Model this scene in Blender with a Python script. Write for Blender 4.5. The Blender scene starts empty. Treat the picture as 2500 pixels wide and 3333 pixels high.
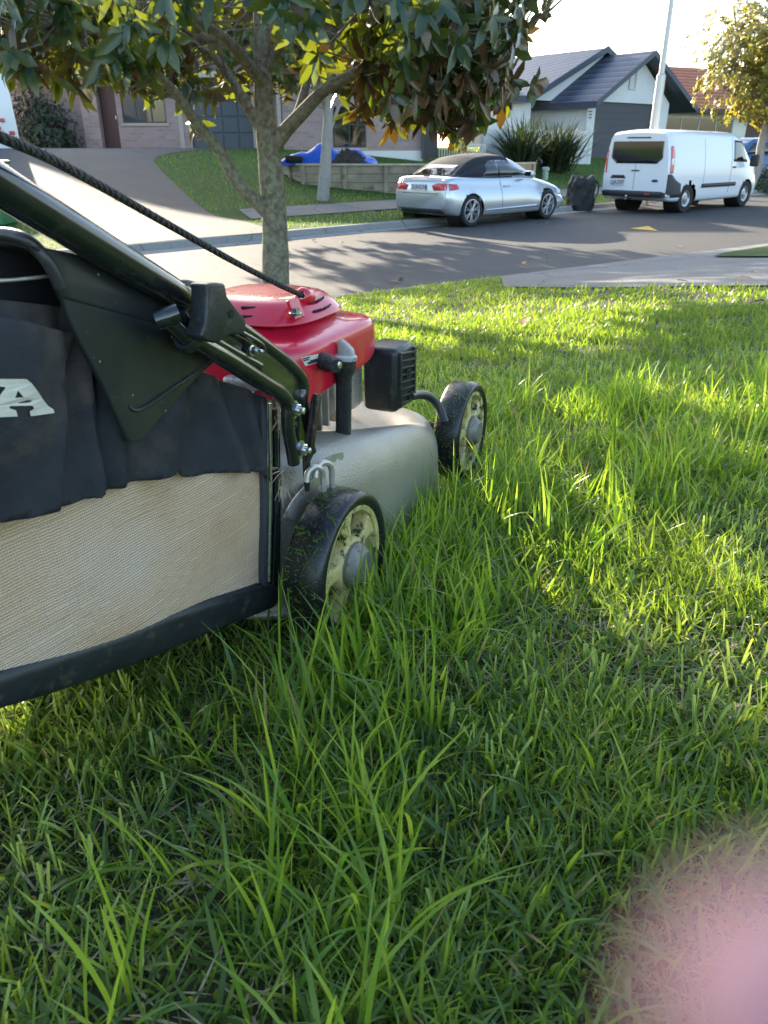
import bpy, bmesh, math, random
import numpy as np
from mathutils import Vector, Matrix, noise
from mathutils.bvhtree import BVHTree
random.seed(7); RS = np.random.RandomState(11)
R = math.radians; PI = math.pi
scene = bpy.context.scene; COL = scene.collection
# ------------------------------------------------------------------ camera, sky, sun, exposure
CZ = 1.5; PITCH = R(25.4)
cam_d = bpy.data.cameras.new('camera'); cam = bpy.data.objects.new('camera', cam_d); COL.objects.link(cam)
cam.location = (0, 0, CZ); cam.rotation_euler = (PI/2 - PITCH, 0, 0)
cam_d.sensor_fit = 'HORIZONTAL'; cam_d.sensor_width = 36; cam_d.lens = 36
cam_d.clip_start = 0.002; cam_d.clip_end = 3000
cam_d.dof.use_dof = True; cam_d.dof.focus_distance = 1.25; cam_d.dof.aperture_fstop = 19
scene.camera = cam
SUN_AZ, SUN_EL = R(-25), R(17.5)
sun_dir = Vector((math.sin(SUN_AZ)*math.cos(SUN_EL), math.cos(SUN_AZ)*math.cos(SUN_EL), math.sin(SUN_EL)))
world = bpy.data.worlds.new("World"); scene.world = world; world.use_nodes = True
wn = world.node_tree.nodes; wl = world.node_tree.links
sky = wn.new('ShaderNodeTexSky'); sky.sky_type = 'NISHITA'; sky.sun_disc = False
sky.sun_elevation = SUN_EL; sky.sun_rotation = SUN_AZ; sky.air_density = 1.0; sky.dust_density = 1.7; sky.ozone_density = 1.2
bg = wn['Background']; wl.new(sky.outputs[0], bg.inputs[0]); bg.inputs[1].default_value = 0.15
sl = bpy.data.lights.new('sun', 'SUN'); sl.energy = 4.3; sl.angle = R(0.5); sl.color = (1.0, .87, .68)
so = bpy.data.objects.new('sun', sl); COL.objects.link(so); so.rotation_euler = (-sun_dir).to_track_quat('-Z', 'Y').to_euler()
scene.view_settings.view_transform = 'Standard'; scene.view_settings.look = 'None'
scene.view_settings.exposure = 2.08; scene.view_settings.gamma = 1
scene.cycles.max_bounces = 8; scene.cycles.transparent_max_bounces = 8; scene.cycles.transmission_bounces = 6
# ------------------------------------------------------------------ pixel (2500 x 3333 photo) to place
def ray(x, y):
    a = (x-1250)/2500; b = (1666-y)/2500
    return Vector((a, b*math.sin(PITCH)+math.cos(PITCH), b*math.cos(PITCH)-math.sin(PITCH)))
CAM = Vector((0, 0, CZ))
def at(x, y, Y): d = ray(x, y); return CAM + d*(Y/d.y)          # at forward distance Y
def on_plane(x, y, p, n): d = ray(x, y); return CAM + d*((Vector(p)-CAM).dot(n)/d.dot(n))
HA = R(24); FV = Vector((math.sin(HA), math.cos(HA), 0)); RV = Vector((math.cos(HA), -math.sin(HA), 0))
O = CAM + ray(1160, 1840)*1.076
def W(x, y, r): return on_plane(x, y, O+RV*r, RV)               # on the mower's plane r
def WF(x, y, f): return on_plane(x, y, O+FV*f, FV)              # on the mower's plane f
def L(f, r, z): return Vector((O.x, O.y, 0)) + FV*f + RV*r + Vector((0, 0, z))
# ground
N0 = np.array([-.6, 8.0]); nN = np.array([.588, -.809]); dN = np.array([.809, .588])
F0 = np.array([-2.16, 14.4]); dF = np.array([.7145, .6997]); nF = np.array([-.6997, .7145])
def sm(a, b, x): t = np.clip((x-a)/(b-a), 0, 1); return t*t*(3-2*t)
def Hs(x, y):
    x = np.asarray(x, float); y = np.asarray(y, float)
    s = (x-N0[0])*nN[0]+(y-N0[1])*nN[1]; t = (x-F0[0])*nF[0]+(y-F0[1])*nF[1]
    z = np.zeros_like(x)
    zn = .12+.1235*np.clip(s, 0, 12)
    zf = .12+.02*np.clip(t, 0, 3)+1.28*sm(1.5, 13.5, t)
    z = np.where(s > 0, zn, np.where(t > 0, zf, 0.0))
    return z
def H(x, y): return float(Hs(x, y))
def ground_px(x, y, far=True):
    d = ray(x, y); t = .3; prev = None
    while t < 90:
        p = CAM+d*t
        if p.z < H(p.x, p.y):
            a, b = t-.05, t
            for _ in range(12):
                m = (a+b)/2; p = CAM+d*m
                if p.z < H(p.x, p.y): b = m
                else: a = m
            return CAM+d*b
        t += .05
    return CAM+d*60
# ------------------------------------------------------------------ object helpers
ORG = {}
def tag(o, label=None, cat=None, group=None, kind=None):
    if label: o['label'] = label
    if cat: o['category'] = cat
    if group: o['group'] = group
    if kind: o['kind'] = kind
    return o
def thing(name, label, cat, loc, rz=0, group=None):
    o = bpy.data.objects.new(name, None); COL.objects.link(o); o.location = loc; o.rotation_euler = (0, 0, rz); o.empty_display_size = .2
    ORG[o.name] = Vector(loc) if rz == 0 else Vector((0, 0, 0))
    return tag(o, label, cat, group)
def auto_uv(me):
    n = len(me.loops)
    if n == 0: return
    uv = me.uv_layers.new(name='m')
    co = np.empty(len(me.vertices)*3, np.float32); me.vertices.foreach_get('co', co); co = co.reshape(-1, 3)
    li = np.empty(n, np.int32); me.loops.foreach_get('vertex_index', li)
    pn = np.empty(len(me.polygons)*3, np.float32); me.polygons.foreach_get('normal', pn); pn = pn.reshape(-1, 3)
    ls = np.empty(len(me.polygons), np.int32); me.polygons.foreach_get('loop_total', ls)
    N = np.repeat(pn, ls, axis=0)
    tx = np.stack([-N[:, 1], N[:, 0], 0*N[:, 0]], 1); l = np.linalg.norm(tx, axis=1)
    flat = l < .08
    tx[flat] = (1, 0, 0); l[flat] = 1; tx /= l[:, None]
    up = np.cross(N, tx); P = co[li]
    out = np.stack([(P*tx).sum(1), (P*up).sum(1)], 1).astype(np.float32)
    uv.data.foreach_set('uv', out.ravel())
def mesh_obj(name, bm, mat, parent=None, smooth=False, world_co=True, uv=True, angle=40):
    if parent is not None and world_co:
        o_ = ORG.get(parent.name, Vector((0, 0, 0))); bmesh.ops.translate(bm, verts=bm.verts, vec=-o_)
    bm.normal_update()
    me = bpy.data.meshes.new(name); bm.to_mesh(me); bm.free()
    if uv: auto_uv(me)
    if smooth:
        me.shade_smooth(); 
        try: me.set_sharp_from_angle(angle=R(angle))
        except Exception: pass
    if mat: me.materials.append(mat)
    o = bpy.data.objects.new(name, me); COL.objects.link(o)
    if parent is not None: o.parent = parent; ORG[o.name] = ORG.get(parent.name, Vector((0, 0, 0)))
    else: ORG[o.name] = Vector((0, 0, 0))
    return o
def np_obj(name, V, Fc, mat, parent=None, smooth=True, attrs=None, world_co=True):
    V = np.asarray(V, np.float32).copy(); Fc = np.asarray(Fc, np.int32)
    if parent is not None and world_co: V -= np.array(ORG.get(parent.name, Vector((0, 0, 0))), np.float32)
    me = bpy.data.meshes.new(name); k = Fc.shape[1]
    me.vertices.add(len(V)); me.vertices.foreach_set('co', V.ravel())
    me.loops.add(len(Fc)*k); me.loops.foreach_set('vertex_index', Fc.ravel())
    me.polygons.add(len(Fc)); me.polygons.foreach_set('loop_start', np.arange(0, len(Fc)*k, k, dtype=np.int32))
    me.update(calc_edges=True)
    if smooth: me.shade_smooth()
    for a, v in (attrs or {}).items():
        at_ = me.attributes.new(a, 'FLOAT', 'POINT'); at_.data.foreach_set('value', np.asarray(v, np.float32))
    me.materials.append(mat)
    o = bpy.data.objects.new(name, me); COL.objects.link(o)
    if parent is not None: o.parent = parent
    ORG[o.name] = ORG.get(parent.name, Vector((0, 0, 0))) if parent is not None else Vector((0, 0, 0))
    return o
def box(bm, c, s, rot=None, bev=0, seg=2):
    m = Matrix.Translation(c) @ (rot.to_4x4() if rot is not None else Matrix()) @ Matrix.Diagonal((*s, 1))
    g = bmesh.ops.create_cube(bm, size=1, matrix=m)
    if bev:
        es = list({e for v in g['verts'] for e in v.link_edges})
        bmesh.ops.bevel(bm, geom=es, offset=bev, segments=seg, affect='EDGES', profile=.5)
def BM(): return bmesh.new()
def mrot():  # columns f, r, z  -> box axes (x=f, y=-r, z)
    return Matrix((FV, -RV, Vector((0, 0, 1)))).transposed()
MR = mrot()
def tube(bm, pts, rad, n=10, cap=True):
    pts = [Vector(p) for p in pts]; rads = rad if isinstance(rad, (list, tuple)) else [rad]*len(pts)
    rings = []; prev = None
    for i, p in enumerate(pts):
        d = (pts[min(i+1, len(pts)-1)]-pts[max(i-1, 0)]).normalized()
        if prev is None: u = d.orthogonal().normalized()
        else: u = (prev - d*prev.dot(d)).normalized()
        prev = u; v = d.cross(u)
        rings.append([bm.verts.new(p+(u*math.cos(2*PI*k/n)+v*math.sin(2*PI*k/n))*rads[i]) for k in range(n)])
    for a, b in zip(rings, rings[1:]):
        for k in range(n): bm.faces.new((a[k], a[(k+1) % n], b[(k+1) % n], b[k]))
    if cap and n > 2: bm.faces.new(rings[0][::-1]); bm.faces.new(rings[-1])
def smooth_path(pts, k=4):
    pts = [Vector(p) for p in pts]; out = []
    for i in range(len(pts)-1):
        p0 = pts[max(i-1, 0)]; p1 = pts[i]; p2 = pts[i+1]; p3 = pts[min(i+2, len(pts)-1)]
        for j in range(k):
            t = j/k
            out.append(.5*((2*p1)+(p2-p0)*t+(2*p0-5*p1+4*p2-p3)*t*t+(3*p1-p0-3*p2+p3)*t**3))
    out.append(pts[-1]); return out
def prism(bm, pts, vec, bev=0, seg=2):
    """closed polygon of 3d points extruded by vec"""
    vs = [bm.verts.new(p) for p in pts]; f = bm.faces.new(vs)
    g = bmesh.ops.extrude_face_region(bm, geom=[f]); nv = [e for e in g['geom'] if isinstance(e, bmesh.types.BMVert)]
    bmesh.ops.translate(bm, verts=nv, vec=vec)
    fs = {f_ for v in vs+nv for f_ in v.link_faces}
    bmesh.ops.recalc_face_normals(bm, faces=list(fs))
    if bev:
        es = list({e for f_ in fs for e in f_.edges if e.is_valid and e.calc_face_angle(0) > .5})
        bmesh.ops.bevel(bm, geom=es, offset=bev, segments=seg, affect='EDGES', profile=.5, clamp_overlap=True)
    return vs, nv
def lathe(bm, prof, c, axis, n=32, ref=None):
    """prof: list of (radius, height along axis)"""
    axis = Vector(axis).normalized(); u = (Vector(ref) if ref else axis.orthogonal()); u = (u-axis*u.dot(axis)).normalized(); v = axis.cross(u)
    rings = [[bm.verts.new(Vector(c)+axis*h+(u*math.cos(2*PI*k/n)+v*math.sin(2*PI*k/n))*r) for k in range(n)] for r, h in prof]
    for a, b in zip(rings, rings[1:]):
        for k in range(n): bm.faces.new((a[k], a[(k+1) % n], b[(k+1) % n], b[k]))
    return rings
def poly_grid(pts, u, v, o, step):
    """planar polygon -> bmesh face cut by a grid of given step in its u,v axes"""
    bm = BM(); f = bm.faces.new([bm.verts.new(p) for p in pts])
    for ax in (u, v):
        ds = [(p-o).dot(ax) for p in pts]; k = math.ceil(min(ds)/step)
        while k*step < max(ds):
            bmesh.ops.bisect_plane(bm, geom=bm.verts[:]+bm.edges[:]+bm.faces[:], plane_co=o+ax*(k*step), plane_no=ax); k += 1
    return bm
def cloth(name, pts, pl, nrm, off, thick, mat, parent, step=.012, disp=None, uv=True):
    """sheet traced on a plane, gridded, displaced along the normal and given thickness"""
    o = pl; u = Vector((0, 0, 1)).cross(nrm).normalized(); v = nrm.cross(u)
    bm = poly_grid(pts, u, v, o, step); bm.normal_update()
    if sum((f.normal for f in bm.faces), Vector()).dot(nrm) < 0: bmesh.ops.reverse_faces(bm, faces=bm.faces)
    for q in bm.verts:
        d = off + (disp((q.co-o).dot(u), (q.co-o).dot(v)) if disp else 0)
        q.co = q.co + nrm*d
    bmesh.ops.solidify(bm, geom=bm.faces[:], thickness=-thick) if False else None
    ob = mesh_obj(name, bm, mat, parent, smooth=True, angle=60)
    if thick:
        md = ob.modifiers.new('s', 'SOLIDIFY'); md.thickness = thick; md.offset = -1
    return ob
# ------------------------------------------------------------------ materials
class MT:
    def __init__(s, name, base=(.5, .5, .5), rough=.5, metal=0, spec=.5, coat=0, trans=0):
        s.m = bpy.data.materials.new(name); s.m.use_nodes = True; s.t = s.m.node_tree; s.n = s.t.nodes; s.l = s.t.links
        s.p = s.n['Principled BSDF']; s.out = s.n['Material Output']
        s.p.inputs['Base Color'].default_value = (*base, 1); s.p.inputs['Roughness'].default_value = rough
        s.p.inputs['Metallic'].default_value = metal; s.p.inputs['Specular IOR Level'].default_value = spec
        s.p.inputs['Coat Weight'].default_value = coat; s.p.inputs['Coat Roughness'].default_value = .05
        s.tc = None
    def co(s, kind='Object', scale=(1, 1, 1)):
        if s.tc is None: s.tc = s.n.new('ShaderNodeTexCoord')
        m = s.n.new('ShaderNodeMapping'); m.inputs['Scale'].default_value = scale
        s.l.new(s.tc.outputs[kind], m.inputs[0]); return m.outputs[0]
    def noise(s, scale, co=None, detail=4, rough=.55):
        n = s.n.new('ShaderNodeTexNoise'); n.inputs['Scale'].default_value = scale; n.inputs['Detail'].default_value = detail; n.inputs['Roughness'].default_value = rough
        s.l.new(co if co is not None else s.co(), n.inputs['Vector']); return n.outputs[0]
    def vor(s, scale, co=None, feat='F1'):
        n = s.n.new('ShaderNodeTexVoronoi'); n.inputs['Scale'].default_value = scale; n.feature = feat
        s.l.new(co if co is not None else s.co(), n.inputs['Vector']); return n.outputs[0]
    def noise_co(s, amt):
        n = s.n.new('ShaderNodeTexNoise'); n.inputs['Scale'].default_value = 1.5; n.inputs['Detail'].default_value = 6; co = s.co(); s.l.new(co, n.inputs['Vector'])
        v = s.n.new('ShaderNodeVectorMath'); v.operation = 'MULTIPLY_ADD'; s.l.new(n.outputs[1], v.inputs[0]); v.inputs[1].default_value = (amt,)*3; s.l.new(co, v.inputs[2]); return v.outputs[0]
    def wave(s, scale, co, direction='X', dist=0, profile='SIN'):
        n = s.n.new('ShaderNodeTexWave'); n.wave_type = 'BANDS'; n.bands_direction = direction; n.wave_profile = profile
        n.inputs['Scale'].default_value = scale; n.inputs['Distortion'].default_value = dist; s.l.new(co, n.inputs['Vector']); return n.outputs[1]
    def ramp(s, fac, stops):
        n = s.n.new('ShaderNodeValToRGB'); e = n.color_ramp.elements
        while len(e) < len(stops): e.new(.5)
        for i, (p, c) in enumerate(stops): e[i].position = p; e[i].color = (*c, 1) if len(c) == 3 else c
        s.l.new(fac, n.inputs[0]); return n.outputs[0]
    def mix(s, fac, a, b, mode='MIX'):
        n = s.n.new('ShaderNodeMix'); n.data_type = 'RGBA'; n.blend_type = mode
        for i, v in ((0, fac), (6, a), (7, b)):
            if isinstance(v, (int, float)): n.inputs[i].default_value = v
            elif isinstance(v, tuple): n.inputs[i].default_value = (*v, 1)
            else: s.l.new(v, n.inputs[i])
        return n.outputs[2]
    def math(s, op, a, b=0.0):
        n = s.n.new('ShaderNodeMath'); n.operation = op
        for i, v in ((0, a), (1, b)):
            if isinstance(v, (int, float)): n.inputs[i].default_value = v
            else: s.l.new(v, n.inputs[i])
        return n.outputs[0]
    def attr(s, name):
        n = s.n.new('ShaderNodeAttribute'); n.attribute_name = name; return n.outputs['Fac']
    def base(s, c): s.l.new(c, s.p.inputs['Base Color']); return s
    def rough(s, c): s.l.new(c, s.p.inputs['Roughness']); return s
    def bump(s, h, st=.3, dist=.01):
        n = s.n.new('ShaderNodeBump'); n.inputs['Strength'].default_value = st; n.inputs['Distance'].default_value = dist
        s.l.new(h, n.inputs['Height']); s.l.new(n.outputs[0], s.p.inputs['Normal']); return s
    def translucent(s, fac, col):
        t = s.n.new('ShaderNodeBsdfTranslucent'); mx = s.n.new('ShaderNodeMixShader')
        if isinstance(col, tuple): t.inputs[0].default_value = (*col, 1)
        else: s.l.new(col, t.inputs[0])
        mx.inputs[0].default_value = fac
        s.l.new(s.p.outputs[0], mx.inputs[1]); s.l.new(t.outputs[0], mx.inputs[2]); s.l.new(mx.outputs[0], s.out.inputs[0]); return s
def speck(name, base, rough, metal=0, amt=.25, scale=12, dirt=None, dscale=30, bst=.1, coat=0, spec=.5, dist=.003):
    """general worn paint or plastic: tone variation, dirt patches, slight bump"""
    m = MT(name, base, rough, metal, spec, coat)
    n1 = m.noise(scale); dk = tuple(c*(1-amt) for c in base); lt = tuple(min(1, c*(1+amt)) for c in base)
    c = m.ramp(n1, [(.3, dk), (.7, lt)])
    if dirt: c = m.mix(m.ramp(m.noise(dscale, detail=8, rough=.7), [(.55, (0, 0, 0)), (.68, (1, 1, 1))]), c, dirt)
    m.base(c); m.rough(m.ramp(m.noise(scale*2.3), [(.3, (max(0, rough-.08),)*3), (.7, (min(1, rough+.1),)*3)]))
    if bst: m.bump(m.noise(scale*14, detail=3), bst, dist)
    return m.m
M = {}
# near lawn materials
def grass_mat(name, dark, light, tr, trcol_d, trcol_l, rough=.42):
    m = MT(name, dark, rough); v = m.attr('var')
    m.base(m.ramp(v, [(0, dark), (.55, tuple((a+b)/2 for a, b in zip(dark, light))), (.93, light), (1, (.32, .26, .12))]))
    m.p.inputs['Specular IOR Level'].default_value = .45
    return m.translucent(tr, m.ramp(v, [(0, trcol_d), (.9, trcol_l), (1, (.5, .4, .12))])).m
M['turf'] = grass_mat('turf_blade', (.050, .108, .028), (.19, .265, .05), .45, (.22, .40, .02), (.54, .68, .04), .38)
M['tall'] = grass_mat('tall_blade', (.065, .145, .028), (.25, .34, .045), .50, (.20, .40, .02), (.62, .80, .06), .32)
M['stub'] = MT('cut_stem', (.27, .38, .09), .5).translucent(.4, (.6, .74, .12)).m
M['straw'] = speck('dry_straw', (.34, .26, .16), .8, amt=.5, scale=40)
m = MT('soil', (.03, .022, .014), .95); m.base(m.ramp(m.noise(9, detail=8), [(.3, (.018, .020, .010)), (.5, (.035, .042, .014)), (.75, (.06, .045, .025))])); m.bump(m.noise(80), .8, .01); M['soil'] = m.m
def lawn_far(name):
    m = MT(name, (.05, .1, .02), .9, spec=.2)
    c = m.ramp(m.noise(.6, detail=5), [(.3, (.045, .095, .022)), (.7, (.085, .15, .032))])
    c = m.mix(m.ramp(m.noise(18, detail=8, rough=.8), [(.35, (0, 0, 0)), (.65, (1, 1, 1))]), c, (.04, .085, .016))
    c = m.mix(m.ramp(m.noise(1.7, detail=6), [(.62, (0, 0, 0)), (.78, (.6, .6, .6))]), c, (.17, .15, .06))
    m.base(c); m.bump(m.noise(45, detail=8, rough=.8), 1, .04); return m.m
M['lawn_far'] = lawn_far('far_lawn')
def asphalt(name, a, b, sc=60):
    m = MT(name, a, .85); c = m.ramp(m.noise(.5, detail=6), [(.3, a), (.7, b)])
    c = m.mix(m.ramp(m.vor(sc), [(.1, (.7, .7, .7)), (.5, (0, 0, 0))]), c, tuple(x*1.5 for x in b))
    c = m.mix(m.ramp(m.noise(1.3, detail=7, rough=.7), [(.58, (0, 0, 0)), (.7, (.5, .5, .5))]), c, tuple(x*.7 for x in a))
    c = m.mix(m.ramp(m.noise(35, detail=10, rough=.85), [(.35, (1, 1, 1)), (.5, (0, 0, 0))]), c, tuple(x*.55 for x in a))
    c = m.mix(m.ramp(m.vor(.45, feat='DISTANCE_TO_EDGE', co=m.noise_co(.35)), [(.0, (1, 1, 1)), (.008, (0, 0, 0))]), c, tuple(x*.45 for x in a))
    m.base(c); m.bump(m.noise(60, detail=8), .8, .01); return m.m
M['road'] = asphalt('road_chip', (.034, .034, .035), (.052, .049, .045))
M['drive'] = asphalt('driveway_concrete', (.048, .048, .048), (.070, .068, .064))
M['path'] = asphalt('path_concrete', (.12, .12, .118), (.17, .165, .155))
M['kerb'] = asphalt('kerb_concrete', (.24, .235, .22), (.30, .29, .27))
M['blacksteel'] = speck('black_enamel_tube', (.010, .013, .013), .22, amt=.3, scale=20, dirt=(.03, .03, .025), dscale=60, bst=.02, coat=.7)
M['blackplastic'] = speck('black_moulded_plastic', (.018, .020, .021), .36, amt=.3, scale=15, dirt=(.06, .055, .04), dscale=45, bst=.12)
M['cover'] = speck('black_flap_plastic', (.020, .023, .024), .27, amt=.25, scale=8, dirt=(.05, .05, .042), dscale=22, bst=.05)
m = MT('speckled_flap_plastic', (.02, .023, .024), .27); c = m.mix(m.ramp(m.noise(9, detail=6), [(.5, (0, 0, 0)), (.75, (1, 1, 1))]), (.020, .022, .023), (.045, .044, .038)); c = m.mix(m.ramp(m.vor(60), [(.05, (1, 1, 1)), (.09, (0, 0, 0))]), c, (.30, .30, .18)); c = m.mix(m.ramp(m.noise(22, detail=10, rough=.8), [(.66, (0, 0, 0)), (.72, (1, 1, 1))]), c, (.004, .004, .004)); m.base(c); m.rough(m.ramp(m.noise(7), [(.3, (.2,)*3), (.7, (.4,)*3)])); M['cover'] = m.m
M['rubber'] = speck('black_tyre', (.010, .011, .013), .30, amt=.3, scale=25, dirt=(.028, .032, .018), dscale=60, bst=.12)
m = MT('cream_wheel', (.55, .50, .30), .5)
c = m.ramp(m.noise(9), [(.3, (.50, .41, .15)), (.7, (.62, .53, .26))])
c = m.mix(m.ramp(m.noise(38, detail=8, rough=.75), [(.53, (0, 0, 0)), (.60, (1, 1, 1))]), c, (.035, .035, .012)); m.base(c); m.bump(m.noise(120), .3, .002); M['cream'] = m.m
M['shaded_grime'] = speck('shaded_stained_cream', (.022, .020, .010), .8, amt=.5, scale=25, dirt=(.03, .035, .015), dscale=35, bst=.6)  # stained wheel web; near-black tone paints the shade between the spokes
M['hub'] = speck('grey_hub', (.20, .185, .15), .45, .3, amt=.35, scale=40, dirt=(.04, .035, .02), dscale=90, bst=.4)
m = MT('cast_deck', (.34, .33, .31), .40, .45)
c = m.ramp(m.noise(5), [(.3, (.29, .255, .20)), (.7, (.40, .36, .29))])
c = m.mix(m.ramp(m.noise(16, detail=10, rough=.75), [(.60, (0, 0, 0)), (.70, (1, 1, 1))]), c, (.17, .12, .065))
c = m.mix(m.ramp(m.vor(95), [(.03, (1, 1, 1)), (.10, (0, 0, 0))]), c, (.55, .55, .53))
m.base(c); m.bump(m.noise(260, detail=3), .35, .003); M['deck'] = m.m
M['red'] = speck('red_paint', (.60, .010, .035), .30, amt=.08, scale=6, dirt=(.50, .05, .06), dscale=35, bst=.015, coat=.6)
M['alu'] = speck('raw_aluminium', (.50, .46, .40), .42, .7, amt=.25, scale=20, dirt=(.12, .09, .06), dscale=35, bst=.2)
M['chrome'] = speck('plated_steel', (.62, .62, .60), .22, .95, amt=.1, scale=40, dirt=(.2, .15, .08), dscale=80, bst=.05)
M['greasy'] = speck('greasy_tube', (.010, .010, .009), .30, amt=.5, scale=60, dirt=(.05, .045, .035), dscale=120, bst=.8, dist=.004)
M['steel'] = speck('worn_dark_steel', (.045, .036, .030), .38, .6, amt=.5, scale=40, dirt=(.16, .10, .06), dscale=50, bst=.2)
M['beige'] = speck('beige_cap', (.50, .46, .42), .5, dirt=(.08, .07, .05), dscale=70)
m = MT('black_cloth', (.02, .022, .03), .75, spec=.3)
c = m.ramp(m.noise(6, detail=6), [(.3, (.016, .017, .020)), (.7, (.036, .037, .043))])
c = m.mix(m.ramp(m.noise(7, detail=10, rough=.7), [(.52, (0, 0, 0)), (.75, (1, 1, 1))]), c, (.095, .072, .050))
m.base(c); m.bump(m.noise(16, detail=10, rough=.6), .5, .012); M['cloth'] = m.m
m = MT('woven_catcher', (.5, .4, .27), .85, spec=.2); uvc = m.co('UV')
c = m.ramp(m.noise(7, uvc, 7), [(.3, (.58, .37, .21)), (.5, (.68, .47, .305)), (.72, (.72, .55, .42))])
rows = m.wave(105, uvc, 'Y', 0); cols = m.wave(130, uvc, 'X', 0)
h = m.math('MULTIPLY', m.math('ADD', m.math('MULTIPLY', rows, .7), .3), m.math('ADD', m.math('MULTIPLY', cols, .5), .5))
c = m.mix(m.ramp(h, [(.15, (1, 1, 1)), (.42, (0, 0, 0))]), c, (.24, .17, .095))
m.base(c); m.bump(h, .7, .002); M['weave'] = m.m
M['letter'] = speck('cream_print', (.62, .57, .46), .7, amt=.12, scale=30, dirt=(.35, .28, .18), dscale=25)
M['rope'] = None
m = MT('braided_rope', (.018, .018, .016), .8); w1 = m.wave(90, m.co('UV', (1, 1, 1)), 'DIAGONAL', 1.0)
m.base(m.ramp(w1, [(.2, (.008, .008, .008)), (.8, (.045, .043, .038))])); m.bump(w1, .8, .002); M['rope'] = m.m
M['black'] = MT('matt_black', (.006, .006, .006), .8).m
M['carsilver'] = MT('silver_paint', (.50, .53, .56), .26, .55, coat=.8).m
M['carwhite'] = MT('white_paint', (.72, .74, .76), .28, coat=.7).m
M['carblue'] = MT('blue_paint', (.03, .09, .22), .3, coat=.7).m
M['softtop'] = speck('black_soft_top', (.010, .012, .018), .8, amt=.3, scale=10)
M['glass'] = MT('dark_glass', (.008, .012, .014), .04, spec=1).m
M['lens_red'] = speck('red_lens', (.50, .02, .03), .15, amt=.3, scale=30, coat=.6)
M['lens_clear'] = MT('clear_lens', (.7, .7, .72), .1, coat=.5).m
M['trim'] = MT('dark_trim', (.035, .037, .042), .55).m
M['tyre'] = MT('road_tyre', (.016, .016, .017), .8).m
M['alloy'] = MT('alloy_rim', (.45, .45, .47), .35, .8).m
M['plate'] = MT('number_plate', (.55, .56, .58), .5).m
M['ink'] = MT('plate_ink', (.015, .015, .02), .6).m
def brickmat(name, c1, c2, mort):
    m = MT(name, c1, .9, spec=.2); b = m.n.new('ShaderNodeTexBrick')
    m.l.new(m.co('UV'), b.inputs['Vector']); b.inputs['Scale'].default_value = 1
    b.inputs['Brick Width'].default_value = .30; b.inputs['Row Height'].default_value = .115; b.inputs['Mortar Size'].default_value = .010
    b.inputs['Color1'].default_value = (*c1, 1); b.inputs['Color2'].default_value = (*c2, 1); b.inputs['Mortar'].default_value = (*mort, 1)
    m.base(m.mix(m.noise(4, detail=6), b.outputs[0], c2)); m.bump(b.outputs[1], -.5, .01); return m.m
M['brick'] = brickmat('pink_grey_brick', (.22, .155, .15), (.38, .28, .26), (.33, .30, .275))
M['plaster'] = speck('white_plaster', (.68, .68, .655), .85, amt=.04, scale=1.5, bst=.1)
M['cream_wall'] = speck('cream_plaster', (.74, .68, .56), .85, amt=.05, scale=1.5)
def tiles(name, base, ro=.42):
    m = MT(name, base, ro, spec=.3); uvc = m.co('UV')
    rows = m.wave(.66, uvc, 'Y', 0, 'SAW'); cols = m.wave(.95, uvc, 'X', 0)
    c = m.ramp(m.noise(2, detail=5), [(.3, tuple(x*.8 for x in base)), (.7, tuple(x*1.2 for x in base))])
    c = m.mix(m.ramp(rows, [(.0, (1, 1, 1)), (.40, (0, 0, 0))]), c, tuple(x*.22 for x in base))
    c = m.mix(m.ramp(rows, [(.72, (0, 0, 0)), (1, (.7, .7, .7))]), c, tuple(min(1, x*3.0) for x in base))  # row-edge highlights painted into the tile colour
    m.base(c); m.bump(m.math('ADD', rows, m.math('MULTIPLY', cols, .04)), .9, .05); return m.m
M['roof_blue'] = tiles('slate_blue_tiles', (.055, .066, .092))
M['roof_red'] = tiles('red_brown_tiles', (.40, .135, .07), .85)
M['roof_dark'] = tiles('dark_tiles', (.05, .05, .055))
M['fascia'] = MT('grey_fascia', (.05, .06, .085), .5).m
m = MT('panel_door', (.033, .037, .052), .5); w = m.wave(1.15, m.co('UV'), 'Y', 0, 'SAW'); m.bump(w, .6, .02); M['gdoor'] = m.m
M['gdoor_grey'] = MT('grey_garage_panel', (.07, .085, .10), .5).m
M['brown_door'] = MT('brown_door', (.075, .028, .022), .5).m
M['frame'] = MT('white_joinery', (.6, .6, .58), .4).m
M['darkframe'] = MT('dark_joinery', (.04, .04, .045), .4).m
M['curtain'] = speck('pale_curtain', (.42, .43, .42), .9, amt=.15, scale=5)
M['pipe'] = MT('beige_downpipe', (.40, .35, .29), .5).m
M['timber'] = speck('weathered_timber', (.27, .225, .165), .9, amt=.3, scale=2.5, dirt=(.12, .10, .075), dscale=3, bst=.3)
M['timbercap'] = speck('pale_timber_cap', (.40, .36, .29), .9, amt=.2, scale=3)
M['tarp'] = speck('blue_tarpaulin', (.012, .085, .48), .35, amt=.2, scale=4)
M['heap'] = speck('dark_heap', (.045, .040, .032), .9, amt=.5, scale=12, bst=.8, dist=.05)
M['bag'] = speck('dark_woven_bag', (.018, .018, .020), .45, amt=.5, scale=9, bst=.6, dist=.03)
M['yellowpaint'] = speck('yellow_road_paint', (.62, .36, .05), .8, amt=.1, scale=9)
M['brownleaf'] = speck('brown_leaf', (.28, .15, .07), .7, amt=.3, scale=30)
M['polem'] = MT('galvanised_pole', (.52, .50, .47), .45, .3).m
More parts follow.
